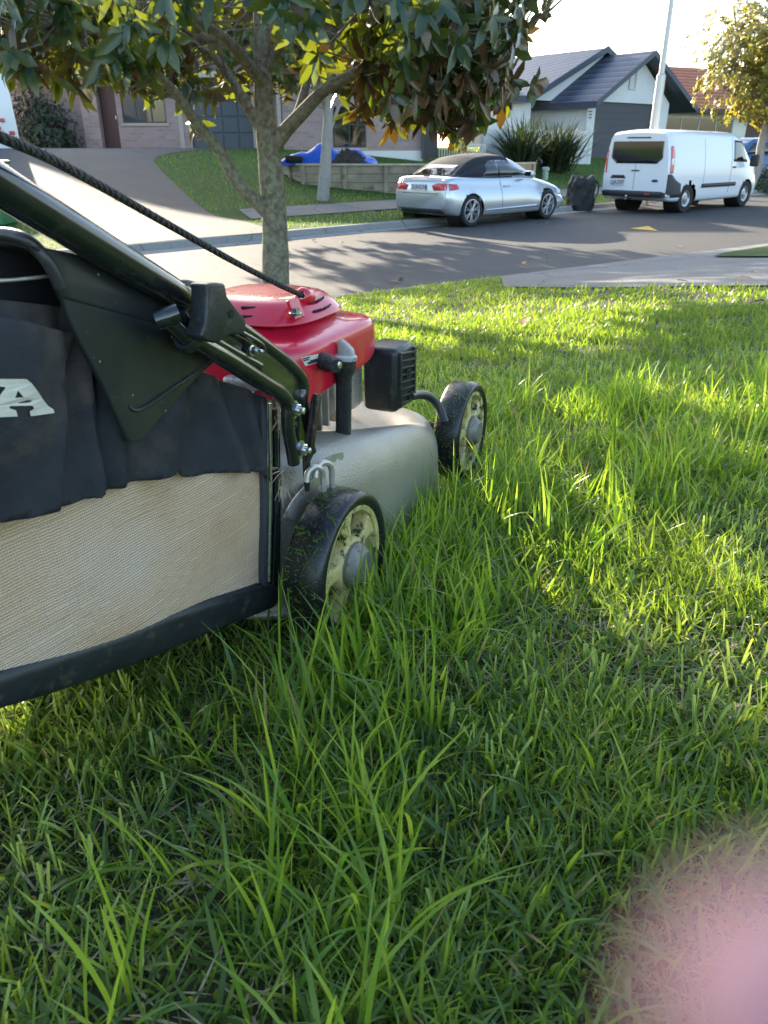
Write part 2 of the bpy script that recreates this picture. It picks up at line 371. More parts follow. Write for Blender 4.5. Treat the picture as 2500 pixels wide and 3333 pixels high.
def barkmat(name, a, b, lich, sc=9):
    m = MT(name, a, .9, spec=.2); c = m.ramp(m.noise(sc, detail=8, rough=.7), [(.35, a), (.65, b)])
    c = m.mix(m.ramp(m.noise(sc*1.6, detail=5), [(.46, (0, 0, 0)), (.58, (1, 1, 1))]), c, lich)
    m.base(c); m.bump(m.noise(sc*5, detail=6), .6, .02); return m.m
M['bark'] = barkmat('lichen_bark', (.12, .095, .07), (.22, .185, .14), (.23, .235, .165), 16)
M['bark_pale'] = barkmat('pale_bark', (.26, .23, .20), (.38, .34, .30), (.30, .30, .27))
M['bark_dark'] = barkmat('brown_bark', (.06, .045, .035), (.10, .08, .06), (.10, .095, .07))
def leafmat(name, top, top2, under, tr, trfac, rough=.25):
    m = MT(name, top, rough, spec=.5); v = m.attr('var')
    tc = m.ramp(v, [(0, top), (.88, top2), (.93, under)]); g = m.n.new('ShaderNodeNewGeometry')
    m.base(m.mix(g.outputs['Backfacing'], tc, under))
    m.rough(m.math('ADD', m.math('MULTIPLY', g.outputs['Backfacing'], .4), rough))
    return m.translucent(trfac, m.ramp(v, [(0, tr), (.86, tr), (.93, (tr[0]*.5, tr[1]*.22, tr[2]*.6))])).m
M['leaf'] = leafmat('magnolia_leaf', (.010, .034, .019), (.022, .056, .024), (.085, .048, .022), (.46, .54, .02), .17)
M['leaf2'] = leafmat('street_tree_leaf', (.03, .07, .025), (.06, .10, .03), (.12, .07, .03), (.35, .34, .02), .25, .4)
M['leaf_gold'] = leafmat('golden_leaf', (.10, .12, .03), (.20, .19, .035), (.16, .13, .03), (.50, .46, .05), .40, .4)
M['leaf_bush'] = leafmat('bush_leaf', (.018, .038, .020), (.03, .06, .028), (.05, .06, .03), (.1, .16, .02), .2, .45)
M['flax'] = leafmat('flax_leaf', (.02, .034, .018), (.075, .09, .05), (.05, .06, .03), (.10, .14, .03), .15, .45)
m = MT('skin', (.78, .50, .50), .5, spec=.3); m.p.inputs['Subsurface Weight'].default_value = .6; m.p.inputs['Subsurface Radius'].default_value = (.012, .005, .004); m.p.inputs['Subsurface Scale'].default_value = .6
m.base(m.ramp(m.noise(60), [(.3, (.24, .145, .175)), (.7, (.27, .175, .205))])); m.bump(m.wave(500, m.co('Object'), 'X', 4), .1, .0005); M['skin'] = m.m
M['nail'] = MT('nail', (.8, .58, .56), .25).m
# ------------------------------------------------------------------ the setting
def sheet(name, pts2, z, mat, step=.5, kind='structure', off=0.0):
    pts = [Vector((p[0], p[1], 0)) for p in pts2]
    bm = poly_grid(pts, Vector((1, 0, 0)), Vector((0, 1, 0)), Vector((0, 0, 0)), step)
    for v in bm.verts: v.co.z = (H(v.co.x, v.co.y) if z is None else z)+off
    bm.normal_update()
    if sum(f.normal.z for f in bm.faces) < 0: bmesh.ops.reverse_faces(bm, faces=bm.faces)
    o = mesh_obj(name, bm, mat, smooth=True); return tag(o, kind=kind)
def P2(base, d, n, a, s): return (base[0]+d[0]*a+n[0]*s, base[1]+d[1]*a+n[1]*s)
# base ground to the horizon
bm = BM(); bm.faces.new([bm.verts.new(p) for p in ((-1500, -1500, -.12), (1500, -1500, -.12), (1500, 1500, -.12), (-1500, 1500, -.12))]); tag(mesh_obj('ground', bm, M['lawn_far']), kind='structure')
sheet('road', [P2(N0, dN, nN, -14, 0.02), P2(N0, dN, nN, 160, 0.02), P2(F0, dF, nF, 150, .02), P2(F0, dF, nF, -16, .02)], 0.0, M['road'], 4)
def grid_terrain(name, base, d, n, A, S, mat):
    V = []; nA, nS = len(A), len(S)
    for a in A:
        for s_ in S:
            x, y = P2(base, d, n, a, s_); V.append((x, y, 0))
    V = np.array(V); V[:, 2] = Hs(V[:, 0], V[:, 1])
    i = np.arange((nA-1)*nS).reshape(nA-1, nS)[:, :-1].ravel()
    Fc = np.stack([i, i+nS, i+nS+1, i+1], 1)
    o = np_obj(name, V, Fc, mat); return tag(o, kind='structure')
A_ = np.concatenate([np.arange(-30, 30, .25), np.arange(30, 90, 2)])
g1 = grid_terrain('lawn_soil', N0, dN, nN, A_, np.concatenate([[.12, .2], np.arange(.3, 14, .25), [20, 40]]), M['soil'])
g2 = grid_terrain('far_lawn', F0, dF, nF, np.concatenate([np.arange(-40, 60, .5), np.arange(60, 130, 4)]), np.concatenate([[.12, .2], np.arange(.3, 20, .4), [25, 60, 120]]), M['lawn_far'])
def kerb(name, base, d, n, a0, a1, lab):
    bm = BM(); prof = [(-.30, .004), (-.28, .012), (0, .02), (.02, .11), (.05, .128), (.15, .128), (.16, .02)]
    st = np.arange(a0, a1, 2.5)
    rings = []
    for a in st:
        rings.append([bm.verts.new((*P2(base, d, n, a, o_), z)) for o_, z in prof])
    for p, q in zip(rings, rings[1:]):
        for k in range(len(prof)-1): bm.faces.new((p[k], q[k], q[k+1], p[k+1]))
    return tag(mesh_obj(name, bm, M['kerb'], smooth=True, angle=30), kind='structure')
kerb('kerb', N0, dN, nN, -16, 150, ''); kerb('kerb', F0, dF, nF, -17, 150, '')
def gp(pts): return [(p.x, p.y) for p in (ground_px(*q) for q in pts)]
# near concrete crossing and the grass corner beyond it
cr = gp([(1640, 936), (1900, 940), (2500, 933)]); e = cr[-1]
near_cross = [P2(N0, dN, nN, 2.3, .155)]+cr+[(e[0]+8, e[1]+1.5), P2(N0, dN, nN, 20, .155)]
sheet('crossing', near_cross, None, M['path'], .5, off=.012)
gpatch = gp([(2318, 841), (2360, 828), (2500, 806)]); gb = gp([(2500, 842), (2400, 842)])
sheet('verge', gpatch+[(gpatch[-1][0]+4, gpatch[-1][1]+3.2)]+[(gb[0][0]+4, gb[0][1]+.8)]+gb, None, M['lawn_far'], .5, off=.03)
# far driveway, path
dv = gp([(-500, 700), (60, 690), (200, 738), (300, 800), (330, 822)]) + [P2(F0, dF, nF, -3.2, .155)] + gp([(905, 768), (800, 722), (700, 703), (650, 672), (590, 618), (530, 560), (500, 527), (512, 510), (560, 498), (640, 489), (840, 484), (1000, 482)])
q = dv[-1]; dv += [(q[0], 33.5), (-22, 33.5), (-26, 24)]
dv[0] = (-20, 17)
sheet('driveway', dv, None, M['drive'], .6, off=.012)
pth = [P2(F0, dF, nF, 1.2, 2.0), P2(F0, dF, nF, 90, 2.0), P2(F0, dF, nF, 90, 3.3), P2(F0, dF, nF, 1.8, 3.3)]
sheet('footpath', pth, None, M['path'], .8, off=.02)
pth = [P2(F0, dF, nF, -30, 1.5), P2(F0, dF, nF, -4.5, 1.5), P2(F0, dF, nF, -4.5, 2.6), P2(F0, dF, nF, -30, 2.6)]
sheet('footpath', pth, None, M['path'], .8, off=.02)
# yellow triangle on the road
tri = [ground_px(x, y) for x, y in ((2050, 744), (2110, 736), (2142, 752))]
bm = BM(); bm.faces.new([bm.verts.new((p.x, p.y, .006)) for p in tri]); tag(mesh_obj('road_marking', bm, M['yellowpaint']), kind='structure')
# ------------------------------------------------------------------ houses
def wallh(bm, o, u, w, h, holes, th, n):
    """wall in plane (o,u,z) with rectangular holes (u0,u1,z0,z1), thickness th towards -n"""
    us = sorted({0, w, *[x for q in holes for x in q[:2]]}); zs = sorted({0, h, *[x for q in holes for x in q[2:]]})
    Z = Vector((0, 0, 1))
    def solid(a, b, c, d):
        m_, n_ = (a+b)/2, (c+d)/2
        return not any(q[0] < m_ < q[1] and q[2] < n_ < q[3] for q in holes)
    for i in range(len(us)-1):
        for j in range(len(zs)-1):
            if solid(us[i], us[i+1], zs[j], zs[j+1]):
                P = [o+u*us[i]+Z*zs[j], o+u*us[i+1]+Z*zs[j], o+u*us[i+1]+Z*zs[j+1], o+u*us[i]+Z*zs[j+1]]
                bm.faces.new([bm.verts.new(p) for p in P])
    for q in holes:
        c = [o+u*q[0]+Z*q[2], o+u*q[1]+Z*q[2], o+u*q[1]+Z*q[3], o+u*q[0]+Z*q[3]]
        for a, b in zip(c, c[1:]+c[:1]): bm.faces.new([bm.verts.new(p) for p in (a, b, b-n*th, a-n*th)])
    bmesh.ops.remove_doubles(bm, verts=bm.verts, dist=.0005)
def obox(bm, o, u, n, u0, u1, z0, z1, d0, d1, bev=0):
    """box in facade axes: along u, up z, outwards n"""
    c = o+u*((u0+u1)/2)+Vector((0, 0, (z0+z1)/2))+n*((d0+d1)/2)
    rot = Matrix((u, n, Vector((0, 0, 1)))).transposed()
    box(bm, c, (abs(u1-u0), abs(d1-d0), abs(z1-z0)), rot, bev)
def window(root, o, u, n, u0, u1, z0, z1, mats=('darkframe', 'glass'), mull=(), rails=(), sill=True, curtain=False, fr=.05):
    bm = BM()
    for a, b, c, d in ((u0, u1, z0, z0+fr), (u0, u1, z1-fr, z1), (u0, u0+fr, z0+fr, z1-fr), (u1-fr, u1, z0+fr, z1-fr)): obox(bm, o, u, n, a, b, c, d, -.09, -.03)
    for x in mull: obox(bm, o, u, n, x-fr/2, x+fr/2, z0+fr, z1-fr, -.088, -.035)
    for z in rails: obox(bm, o, u, n, u0+fr, u1-fr, z-fr/2, z+fr/2, -.086, -.04)
    fw = mesh_obj('window', bm, M[mats[0]], root)
    bm = BM(); obox(bm, o, u, n, u0+fr*.5, u1-fr*.5, z0+fr*.5, z1-fr*.5, -.075, -.06); mesh_obj('pane', bm, M[mats[1]], fw)
    if sill: bm = BM(); obox(bm, o, u, n, u0-.08, u1+.08, z0-.09, z0-.005, -.05, .05); mesh_obj('sill', bm, M['frame'] if mats[0] == 'frame' else M['pipe'], fw)
    return fw
def quads(bm, *Q):
    for q_ in Q: bm.faces.new([bm.verts.new(p) for p in q_])
Zv = Vector((0, 0, 1))
# --- brick house
YB = 32.0; ub = Vector((1, 0, 0)); nb = Vector((0, -1, 0)); zb = H(-8, 31.5)-.02
def bx(px, Y=YB): return at(px, 480, Y).x
def bz(py, Y=YB): return at(700, py, Y).z
bh = thing('brick_house', 'pink grey brick house with grey garage door behind the magnolia tree', 'house', (bx(700), YB, zb))
x0 = bx(-260); o1 = Vector((x0, YB, zb)); HB = bz(236)-zb
def bu(px): return bx(px)-x0
zt = lambda py: bz(py)-zb
holes = [(bu(345), bu(395), 0, zt(280)), (bu(412), bu(552), zt(400), zt(268)), (bu(629), bu(832), 0, zt(271))]
bm = BM(); wallh(bm, o1, ub, bu(950), HB, holes, .12, nb)
obox(bm, o1, ub, nb, bu(293), bu(345), 0, HB, -.1, .35)     # brick pillar by the door
quads(bm, [o1, o1+Vector((0, 9, 0)), o1+Vector((0, 9, HB)), o1+Vector((0, 0, HB))])
mesh_obj('wall', bm, M['brick'], bh)
Y2 = 30.4; x2 = bx(925, Y2); o2 = Vector((x2, Y2, H(1, 30)-.1)); x3 = bx(1376, Y2); z2 = o2.z
hz = lambda py: at(1200, py, Y2).z-z2
bu2 = lambda px: bx(px, Y2)-x2
bm = BM(); wallh(bm, o2, ub, x3-x2, at(1200, 215, Y2).z-z2, [(bu2(1085), bu2(1192), hz(480), hz(345))], .12, nb)
HW = at(1200, 215, Y2).z-z2
quads(bm, [o2+ub*(x3-x2), o2+ub*(x3-x2)+Vector((0, 9, 0)), o2+ub*(x3-x2)+Vector((0, 9, HW)), o2+ub*(x3-x2)+Zv*HW], [o2, o2+Zv*HW, o2+Zv*HW+Vector((0, 2, 0)), o2+Vector((0, 2, 0))])
mesh_obj('wall', bm, M['brick'], bh)
bm = BM(); obox(bm, o2, ub, nb, bu2(1130), x3-x2+.01, 0, hz(490), 0, .03); mesh_obj('foundation', bm, M['plaster'], bh)
window(bh, o2, ub, nb, bu2(1085), bu2(1192), hz(480), hz(345), ('darkframe', 'glass'), mull=[bu2(1138)], rails=[hz(405)])
bm = BM(); obox(bm, o2, ub, nb, bu2(1087), bu2(1128), hz(478), hz(347), -.2, -.16); obox(bm, o2, ub, nb, bu2(1150), bu2(1190), hz(478), hz(347), -.2, -.16); mesh_obj('curtain', bm, M['curtain'], bh)
window(bh, o1, ub, nb, bu(412), bu(552), zt(400), zt(268), ('darkframe', 'glass'), mull=[bu(455), bu(505)])
bm = BM(); obox(bm, o1, ub, nb, bu(345), bu(395), 0, zt(280), -.12, -.06); d = mesh_obj('door', bm, M['brown_door'], bh)
bm = BM(); obox(bm, o1, ub, nb, bu(388), bu(391), 1.0, 1.12, -.06, -.02); mesh_obj('handle', bm, M['chrome'], d)
bm = BM(); gw = bu(832)-bu(629)
for r_ in range(4):
    for c_ in range(4):
        a = bu(629)+gw*c_/4; zz = zt(271)*r_/4
        obox(bm, o1, ub, nb, a+.02, a+gw/4-.02, zz+.02, zz+zt(271)/4-.02, -.10, -.075, .02)
obox(bm, o1, ub, nb, bu(629), bu(832), 0, zt(271), -.12, -.098)
mesh_obj('garage_door', bm, M['gdoor_grey'], bh)
bm = BM(); tube(bm, [o1+ub*bu(313)+nb*.06, o1+ub*bu(313)+nb*.06+Zv*HB], .05, 8); mesh_obj('downpipe', bm, M['darkframe'], bh)
for px in (600, 838):
    bm = BM(); obox(bm, o1, ub, nb, bu(px)-.12, bu(px)+.05, 0, zt(271), 0, .03); mesh_obj('door_surround', bm, M['pipe'], bh)
bm = BM(); tube(bm, [Vector((x2-.12, Y2+.1, z2)), Vector((x2-.12, Y2+.1, z2+HW))], .09, 8); mesh_obj('downpipe', bm, M['pipe'], bh)
bm = BM()
ez = zb+HB; A = Vector((x0-1, YB-.7, ez-.1)); B = Vector((x3+.6, YB-.7, ez-.1)); rz_ = ez+3.4
quads(bm, [A, B, Vector((x3-4, YB+5, rz_)), Vector((x0+5, YB+5, rz_))], [B, Vector((x3+.6, YB+11, ez-.1)), Vector((x3-4, YB+5, rz_))], [A, Vector((x0+5, YB+5, rz_)), Vector((x0-1, YB+11, ez-.1))], [Vector((x0-1, YB+11, ez-.1)), Vector((x0+5, YB+5, rz_)), Vector((x3-4, YB+5, rz_)), Vector((x3+.6, YB+11, ez-.1))])
e2 = z2+HW; C1 = Vector((x2-.6, Y2-.6, e2-.05)); C2 = Vector((x3+.6, Y2-.6, e2-.05)); mx = (x2+x3)/2
quads(bm, [C1, C2, Vector((mx, Y2+2.0, e2+1.3))], [C1, Vector((mx, Y2+2, e2+1.3)), Vector((mx, Y2+6, e2+1.3)), Vector((x2-.6, Y2+6, e2-.05))], [C2, Vector((x3+.6, Y2+6, e2-.05)), Vector((mx, Y2+6, e2+1.3)), Vector((mx, Y2+2, e2+1.3))])
rf = mesh_obj('roof', bm, M['roof_dark'], bh)
bm = BM(); obox(bm, A, ub, nb, 0, B.x-A.x, -.1, .08, 0, .1); obox(bm, C1, ub, nb, 0, C2.x-C1.x, -.1, .08, 0, .1); mesh_obj('gutter', bm, M['pipe'], rf)
bm = BM(); quads(bm, [A+Vector((0, 0, .0)), B, B+Vector((0, .7, 0)), A+Vector((0, .7, 0))]); mesh_obj('soffit', bm, M['frame'], rf)
# --- white house (facade line az 52)
fa = R(52); uw = Vector((math.sin(fa), math.cos(fa), 0)); nw = Vector((math.cos(fa), -math.sin(fa), 0))
wo = at(1902, 492, 38.0); wo.z = H(wo.x, wo.y)-.05
def wp(x, y, d=0): p = on_plane(x, y, wo+nw*d, nw)-wo; return p.dot(uw), p.z
wh = thing('white_house', 'white plastered house with dark blue grey garage door and slate blue tiled roof', 'house', tuple(wo))
gu0, gz0 = wp(1942, 329); gu1 = wp(2131, 341)[0]; ge = wp(1905, 322)[1]; apu, apz = wp(2091, 182); gwid = wp(2170, 400)[0]
gz1 = gz0
# symmetric gable
apu, apz = wp(2091, 180)
bm = BM(); wallh(bm, wo, uw, gwid, ge, [(gu0, gu1, 0.02, gz0)], .15, nw)
quads(bm, [wo+Zv*ge, wo+uw*gwid+Zv*ge, wo+uw*apu+Zv*(apz-.12)])
quads(bm, [wo, wo+Zv*ge, wo+Zv*ge-nw*9, wo-nw*9], [wo+uw*gwid, wo+uw*gwid-nw*9, wo+uw*gwid-nw*9+Zv*ge, wo+uw*gwid+Zv*ge])
mesh_obj('wall', bm, M['plaster'], wh)
bm = BM(); obox(bm, wo, uw, nw, gu0, gu1, .02, gz0, -.15, -.1); mesh_obj('garage_door', bm, M['gdoor'], wh)
ov = .35; sl_ = (apz-ge)/(apu); lowz = ge-ov*sl_*.9; rov = wp(2232, 326)[0]
def roof_gable(root, o, u, n, u0, u1, au, az, ez, front, back, th=.14, mat='roof_blue', face=True):
    bm = BM()
    a = o+u*u0+Zv*ez; b = o+u*au+Zv*az; c = o+u*u1+Zv*ez
    for p_, q_ in ((a, b), (b, c)):
        up = (q_-p_).cross(n).normalized(); up = up if up.z > 0 else -up
        v = [p_+n*front, q_+n*front, q_-n*back, p_-n*back]
        bm.faces.new([bm.verts.new(x+up*.05) for x in v])
    r1 = mesh_obj('roof', bm, M[mat], root)
    bm = BM()
    for p_, q_ in ((a, b), (b, c)):
        quads(bm, [p_+n*front-Zv*.16, q_+n*front-Zv*.16, q_+n*front+Zv*.08, p_+n*front+Zv*.08])
        quads(bm, [p_+n*front-Zv*.16, q_+n*front-Zv*.16, q_-n*back-Zv*.16, p_-n*back-Zv*.16])
    for p_ in (a, c): quads(bm, [p_+n*front-Zv*.2, p_+n*front+Zv*.09, p_-n*back+Zv*.09, p_-n*back-Zv*.2])
    mesh_obj('barge_board', bm, M['fascia'], r1); return r1
roof_gable(wh, wo, uw, nw, -ov, rov, apu, apz+.1, lowz, .7, 9)
bm = BM(); vu, vz = wp(2048, 290); vu2, vz2 = wp(2072, 222)
for k in range(7): obox(bm, wo, uw, nw, vu, vu2, vz+.1+(vz2-vz)*k/7, vz+.14+(vz2-vz)*k/7, .0, .05)
for a, b, c, d in ((vu-.08, vu, vz, vz2+.1), (vu2, vu2+.08, vz, vz2+.1), (vu, vu2, vz, vz+.06), (vu, vu2, vz2+.04, vz2+.1)): obox(bm, wo, uw, nw, a, b, c, d, 0, .07)
mesh_obj('gable_vent', bm, M['frame'], wh)
# main wing: second gable further back and to the left
d2 = -2.2
lu, _ = wp(1590, 400, d2); ru = 1.0; o3 = wo+nw*d2
a2u, a2z = wp(1952, 157, d2); e2z = wp(1728, 312, d2)[1]; wl_u = wp(1725, 400, d2)[0]
bm = BM(); wallh(bm, o3+uw*lu, uw, wl_u-lu, e2z, [(wp(1640, 400, d2)[0]-lu, wp(1668, 400, d2)[0]-lu, wp(1650, 362, d2)[1], wp(1650, 325, d2)[1])], .12, nw)
quads(bm, [o3+uw*wl_u, o3+uw*wl_u-nw*1.2, o3+uw*wl_u-nw*1.2+Zv*e2z, o3+uw*wl_u+Zv*e2z])
mesh_obj('wall', bm, M['plaster'], wh)
window(wh, o3+uw*lu, uw, nw, wp(1640, 400, d2)[0]-lu, wp(1668, 400, d2)[0]-lu, wp(1650, 362, d2)[1], wp(1650, 325, d2)[1], ('frame', 'glass'))
# recessed entry wall with narrow windows
d3 = -3.4; o4 = wo+nw*d3; eu0 = wl_u; eu1 = 0.3
wins = [(wp(a, 400, d3)[0]-eu0, wp(b, 400, d3)[0]-eu0, wp(a, 382, d3)[1], wp(a, 330, d3)[1]) for a, b in ((1760, 1780), (1794, 1816), (1832, 1852))]
bm = BM(); wallh(bm, o4+uw*eu0, uw, eu1-eu0, e2z, wins, .12, nw); mesh_obj('wall', bm, M['plaster'], wh)
for q_ in wins: window(wh, o4+uw*eu0, uw, nw, *q_, ('darkframe', 'glass'), sill=False)
# main roof: gable facing street, hip running left
bm = BM(); apx = o3+uw*a2u+Zv*a2z; eL = o3+uw*(wl_u-.6)+nw*.5+Zv*(e2z-.1); rgt = a2u+(a2u-wl_u+.6)
eR = o3+uw*rgt+nw*.5+Zv*(e2z-.1); back = -nw*9
up_ = Zv*.1
ridL = o3+uw*(lu-1.5)-nw*5.0+Zv*(a2z-.35)
quads(bm, [eL, apx+nw*.5, apx+back, o3+uw*(wl_u-.6)-nw*4.6+Zv*(a2z-.6)], [apx+nw*.5, eR, eR+back, apx+back])
eLL = o3+uw*(lu-1.0)+nw*.5+Zv*(e2z-.1)
quads(bm, [eLL, eL, o3+uw*(wl_u+.2)-nw*4.6+Zv*(a2z-.45), ridL])
r3 = mesh_obj('roof', bm, M['roof_blue'], wh)
bm = BM()
quads(bm, [eL-Zv*.2, apx+nw*.5-Zv*.2, apx+nw*.5+Zv*.08, eL+Zv*.08], [apx+nw*.5-Zv*.2, eR-Zv*.2, eR+Zv*.08, apx+nw*.5+Zv*.08], [eLL-Zv*.2, eL-Zv*.2, eL+Zv*.06, eLL+Zv*.06])
mesh_obj('barge_board', bm, M['fascia'], r3)
bm = BM(); quads(bm, [o3+uw*wl_u+Zv*(e2z-.15)+nw*.1, o3+uw*rgt+Zv*(e2z-.15)+nw*.1, apx-Zv*.2+nw*.1]); quads(bm, [eLL-Zv*.19, eL-Zv*.19, eL-Zv*.19-nw*.7, eLL-Zv*.19-nw*.7]); mesh_obj('wall', bm, M['plaster'], wh)
bm = BM(); tube(bm, [wo-uw*.12+nw*.06, wo-uw*.12+nw*.06+Zv*(ge-.25)], .05, 8); mesh_obj('downpipe', bm, M['frame'], wh)
bm = BM(); q1 = wp(1908, 390); q2 = wp(1921, 367); obox(bm, wo, uw, nw, q1[0], q2[0]+.1, q1[1], q2[1], 0, .06, .01)
ms = mesh_obj('letterbox_panel', bm, M['frame'], wh)
bm = BM()
for k in range(3): obox(bm, wo, uw, nw, q1[0]+.05, q2[0]+.05, q1[1]+.07+k*.12, q1[1]+.12+k*.12, .06, .07)
mesh_obj('slot', bm, M['darkframe'], ms)
# white front fence of the white house, dark gate and railing beside the brick house
fe = thing('white_garden_fence', 'white plastered garden fence in front of the white house entry', 'fence', tuple(wo-uw*8+nw*1.5))
bm = BM(); fz = wp(1860, 388, 1.5)[1]
fl = wp(1575, 450, 1.5)[0]
obox(bm, wo+nw*1.5, uw, nw, fl, -1.6, -.2, fz*.72, -.06, .06); mesh_obj('panel', bm, M['plaster'], fe)
for k in range(7): bm = BM(); a = fl+(-1.6-fl)*k/6; obox(bm, wo+nw*1.5, uw, nw, a-.1, a+.1, -.2, fz*.78, -.09, .09, .01); mesh_obj('post', bm, M['plaster'], fe)
def gpost(px0, px1, pyt, pyb, Y): 
    a = at(px0, pyb, Y); b = at(px1, pyt, Y); return a, b
a, b = gpost(1378, 1428, 335, 512, 30.2)
bm = BM(); box(bm, ((a.x+b.x)/2, 30.2, (a.z+b.z)/2), (b.x-a.x, .08, b.z-a.z), None, .01)
g_ = thing('dark_gate', 'tall charcoal side gate between brick house and metal railing', 'gate', (a.x, 30.2, a.z)); mesh_obj('panel', bm, M['trim'], g_)
bm = BM(); box(bm, (a.x-.02, 30.18, (a.z+b.z)/2), (.1, .12, b.z-a.z+.1), None, .01); mesh_obj('post', bm, M['darkframe'], g_)
a, b = gpost(1430, 1580, 470, 515, 30.0)
rl = thing('metal_railing', 'pale metal railing fence with thin upright bars beside the charcoal gate', 'fence', (a.x, 30, a.z-.1)); bm = BM()
for z in (a.z-.3, b.z): box(bm, ((a.x+b.x)/2, 30, z), (b.x-a.x, .04, .04))
mesh_obj('rail', bm, M['polem'], rl); bm = BM(); n_ = 18
for k in range(n_+1): x = a.x+(b.x-a.x)*k/n_; box(bm, (x, 30, (a.z-.4+b.z)/2), (.025, .025, b.z-a.z+.4))
mesh_obj('bars', bm, M['polem'], rl)
# --- red roof house
fa = R(66); ur = Vector((math.sin(fa), math.cos(fa), 0)); nr = Vector((math.cos(fa), -math.sin(fa), 0))
ro = at(2140, 470, 46.0); ro.z = H(ro.x, ro.y)-.1
def rp(x, y, d=0): p = on_plane(x, y, ro+nr*d, nr)-ro; return p.dot(ur), p.z
rh = thing('red_roof_house', 'cream house with red brown tiled roof behind the white van', 'house', tuple(ro))
w0 = rp(2158, 420); w1 = rp(2385, 420); wz0 = rp(2200, 455)[1]; wz1 = rp(2200, 380)[1]; ez = rp(2300, 350)[1]; wend = rp(2900, 400)[0]
gd0, gd1 = rp(2432, 400)[0], rp(2600, 400)[0]; gdz = rp(2440, 378)[1]
bm = BM(); wallh(bm, ro-ur*3, ur, wend+3, ez, [(w0[0]+3, w1[0]+3, wz0, wz1), (gd0+3, gd1+3, 0, gdz)], .15, nr); quads(bm, [ro-ur*3, ro-ur*3+Zv*ez, ro-ur*3+Zv*ez-nr*8, ro-ur*3-nr*8]); mesh_obj('wall', bm, M['cream_wall'], rh)
ww = w1[0]-w0[0]
window(rh, ro, ur, nr, w0[0], w1[0], wz0, wz1, ('frame', 'glass'), mull=[w0[0]+ww*k/4 for k in (1, 2, 3)])
bm = BM(); [obox(bm, ro, ur, nr, w0[0]+ww*(k+.08)/4, w0[0]+ww*(k+.92)/4, wz0+.05, wz1-.05, -.3, -.22) for k in range(3)]; mesh_obj('curtain', bm, M['curtain'], rh)
bm = BM(); obox(bm, ro, ur, nr, gd0, gd1, 0, gdz, -.15, -.1); mesh_obj('garage_door', bm, M['brown_door'], rh)
rz1 = rp(2300, 222, -5)[1]
bm = BM(); a = ro-ur*3.6+nr*.7+Zv*(ez-.1); b = ro+ur*wend+nr*.7+Zv*(ez-.1); c = ro+ur*(wend)-nr*5+Zv*rz1; d = ro-ur*3.6-nr*5+Zv*rz1
quads(bm, [a, b, c, d], [d, c, c-nr*5.5-Zv*(rz1-ez), d-nr*5.5-Zv*(rz1-ez)]); r_ = mesh_obj('roof', bm, M['roof_red'], rh)
bm = BM(); obox(bm, a, ur, nr, 0, (b-a).length, -.2, .04, 0, .1); quads(bm, [a-Zv*.15, b-Zv*.15, b-Zv*.15-nr*.7, a-Zv*.15-nr*.7]); mesh_obj('gutter', bm, M['brown_door'], r_)
# ------------------------------------------------------------------ retaining wall, tarp, heap, lamp post, bag, boxes
YR = ground_px(1200, 621).y
pts = [ground_px(912, 600), Vector((at(990, 612, YR).x, YR, 0)), Vector((at(1390, 600, YR).x, YR, 0)), Vector((at(1735, 560, YR+2.2).x, YR+2.2, 0))]
pts[0] = Vector((at(912, 600, YR+1.6).x, YR+1.6, 0))
rw = thing('timber_retaining_wall', 'low weathered timber retaining wall with pale capping on the far lawn', 'retaining wall', (pts[1].x, pts[1].y, H(pts[1].x, pts[1].y)))
ztop = at(1200, 538, YR).z
bmb, bmp, bmc = BM(), BM(), BM()
for a, b in zip(pts, pts[1:]):
    u_ = (b-a).normalized(); n_ = Vector((u_.y, -u_.x, 0)); Ln = (b-a).length; zb_ = min(H(a.x, a.y), H(b.x, b.y))-.1; o_ = Vector((a.x, a.y, 0))
    nb_ = 4; hh = (ztop-zb_)/nb_
    for k in range(nb_): obox(bmb, o_, u_, n_, 0, Ln, zb_+k*hh+.01, zb_+(k+1)*hh, -.05+.004*(k % 2), 0)
    obox(bmc, o_, u_, n_, -.03, Ln+.03, ztop, ztop+.045, -.12, .07)
    m_ = max(1, round(Ln/1.15))
    for k in range(m_+1):
        obox(bmp, o_, u_, n_, Ln*k/m_-.05, Ln*k/m_+.05, zb_, ztop-.005, .002, .06)
mesh_obj('boards', bmb, M['timber'], rw); mesh_obj('posts', bmp, M['timber'], rw)['kind'] = 'stuff'; mesh_obj('capping', bmc, M['timbercap'], rw)
# ground fill behind the wall
sheet('raised_bed', [(p.x, p.y) for p in pts]+[(pts[3].x+1, 30.3), (pts[0].x+.5, 30.3)], ztop-.06, M['lawn_far'], 1)
def heap(name, label, cat, pxs, Y, mat, hgt, seed, depth=.8, rough=.06, wrinkle=9):
    xs = [at(p, 530, Y).x for p in pxs]; x0_, x1_ = xs; z0_ = ztop; V = []; nx, ny = 60, 26
    for i in range(nx+1):
        for j in range(ny+1):
            u_, v_ = i/nx, j/ny; e_ = (math.sin(PI*min(1, max(0, u_)))**.45)*(math.sin(PI*v_)**.5)
            x = x0_+(x1_-x0_)*u_; y = Y-depth/2+depth*v_
            nz = noise.noise(Vector((x*1.6+seed, y*1.6, seed))); n2 = noise.noise(Vector((x*wrinkle, y*wrinkle, seed)))
            V.append((x+.04*n2, y+.03*n2, z0_+max(0, e_*hgt*(1+.75*nz))+e_*rough*n2))
    i = np.arange(nx*(ny+1)).reshape(nx, ny+1)[:, :-1].ravel(); Fc = np.stack([i, i+ny+1, i+ny+2, i+1], 1)
    o = np_obj(name, np.array(V), Fc, mat); return tag(o, label, cat)
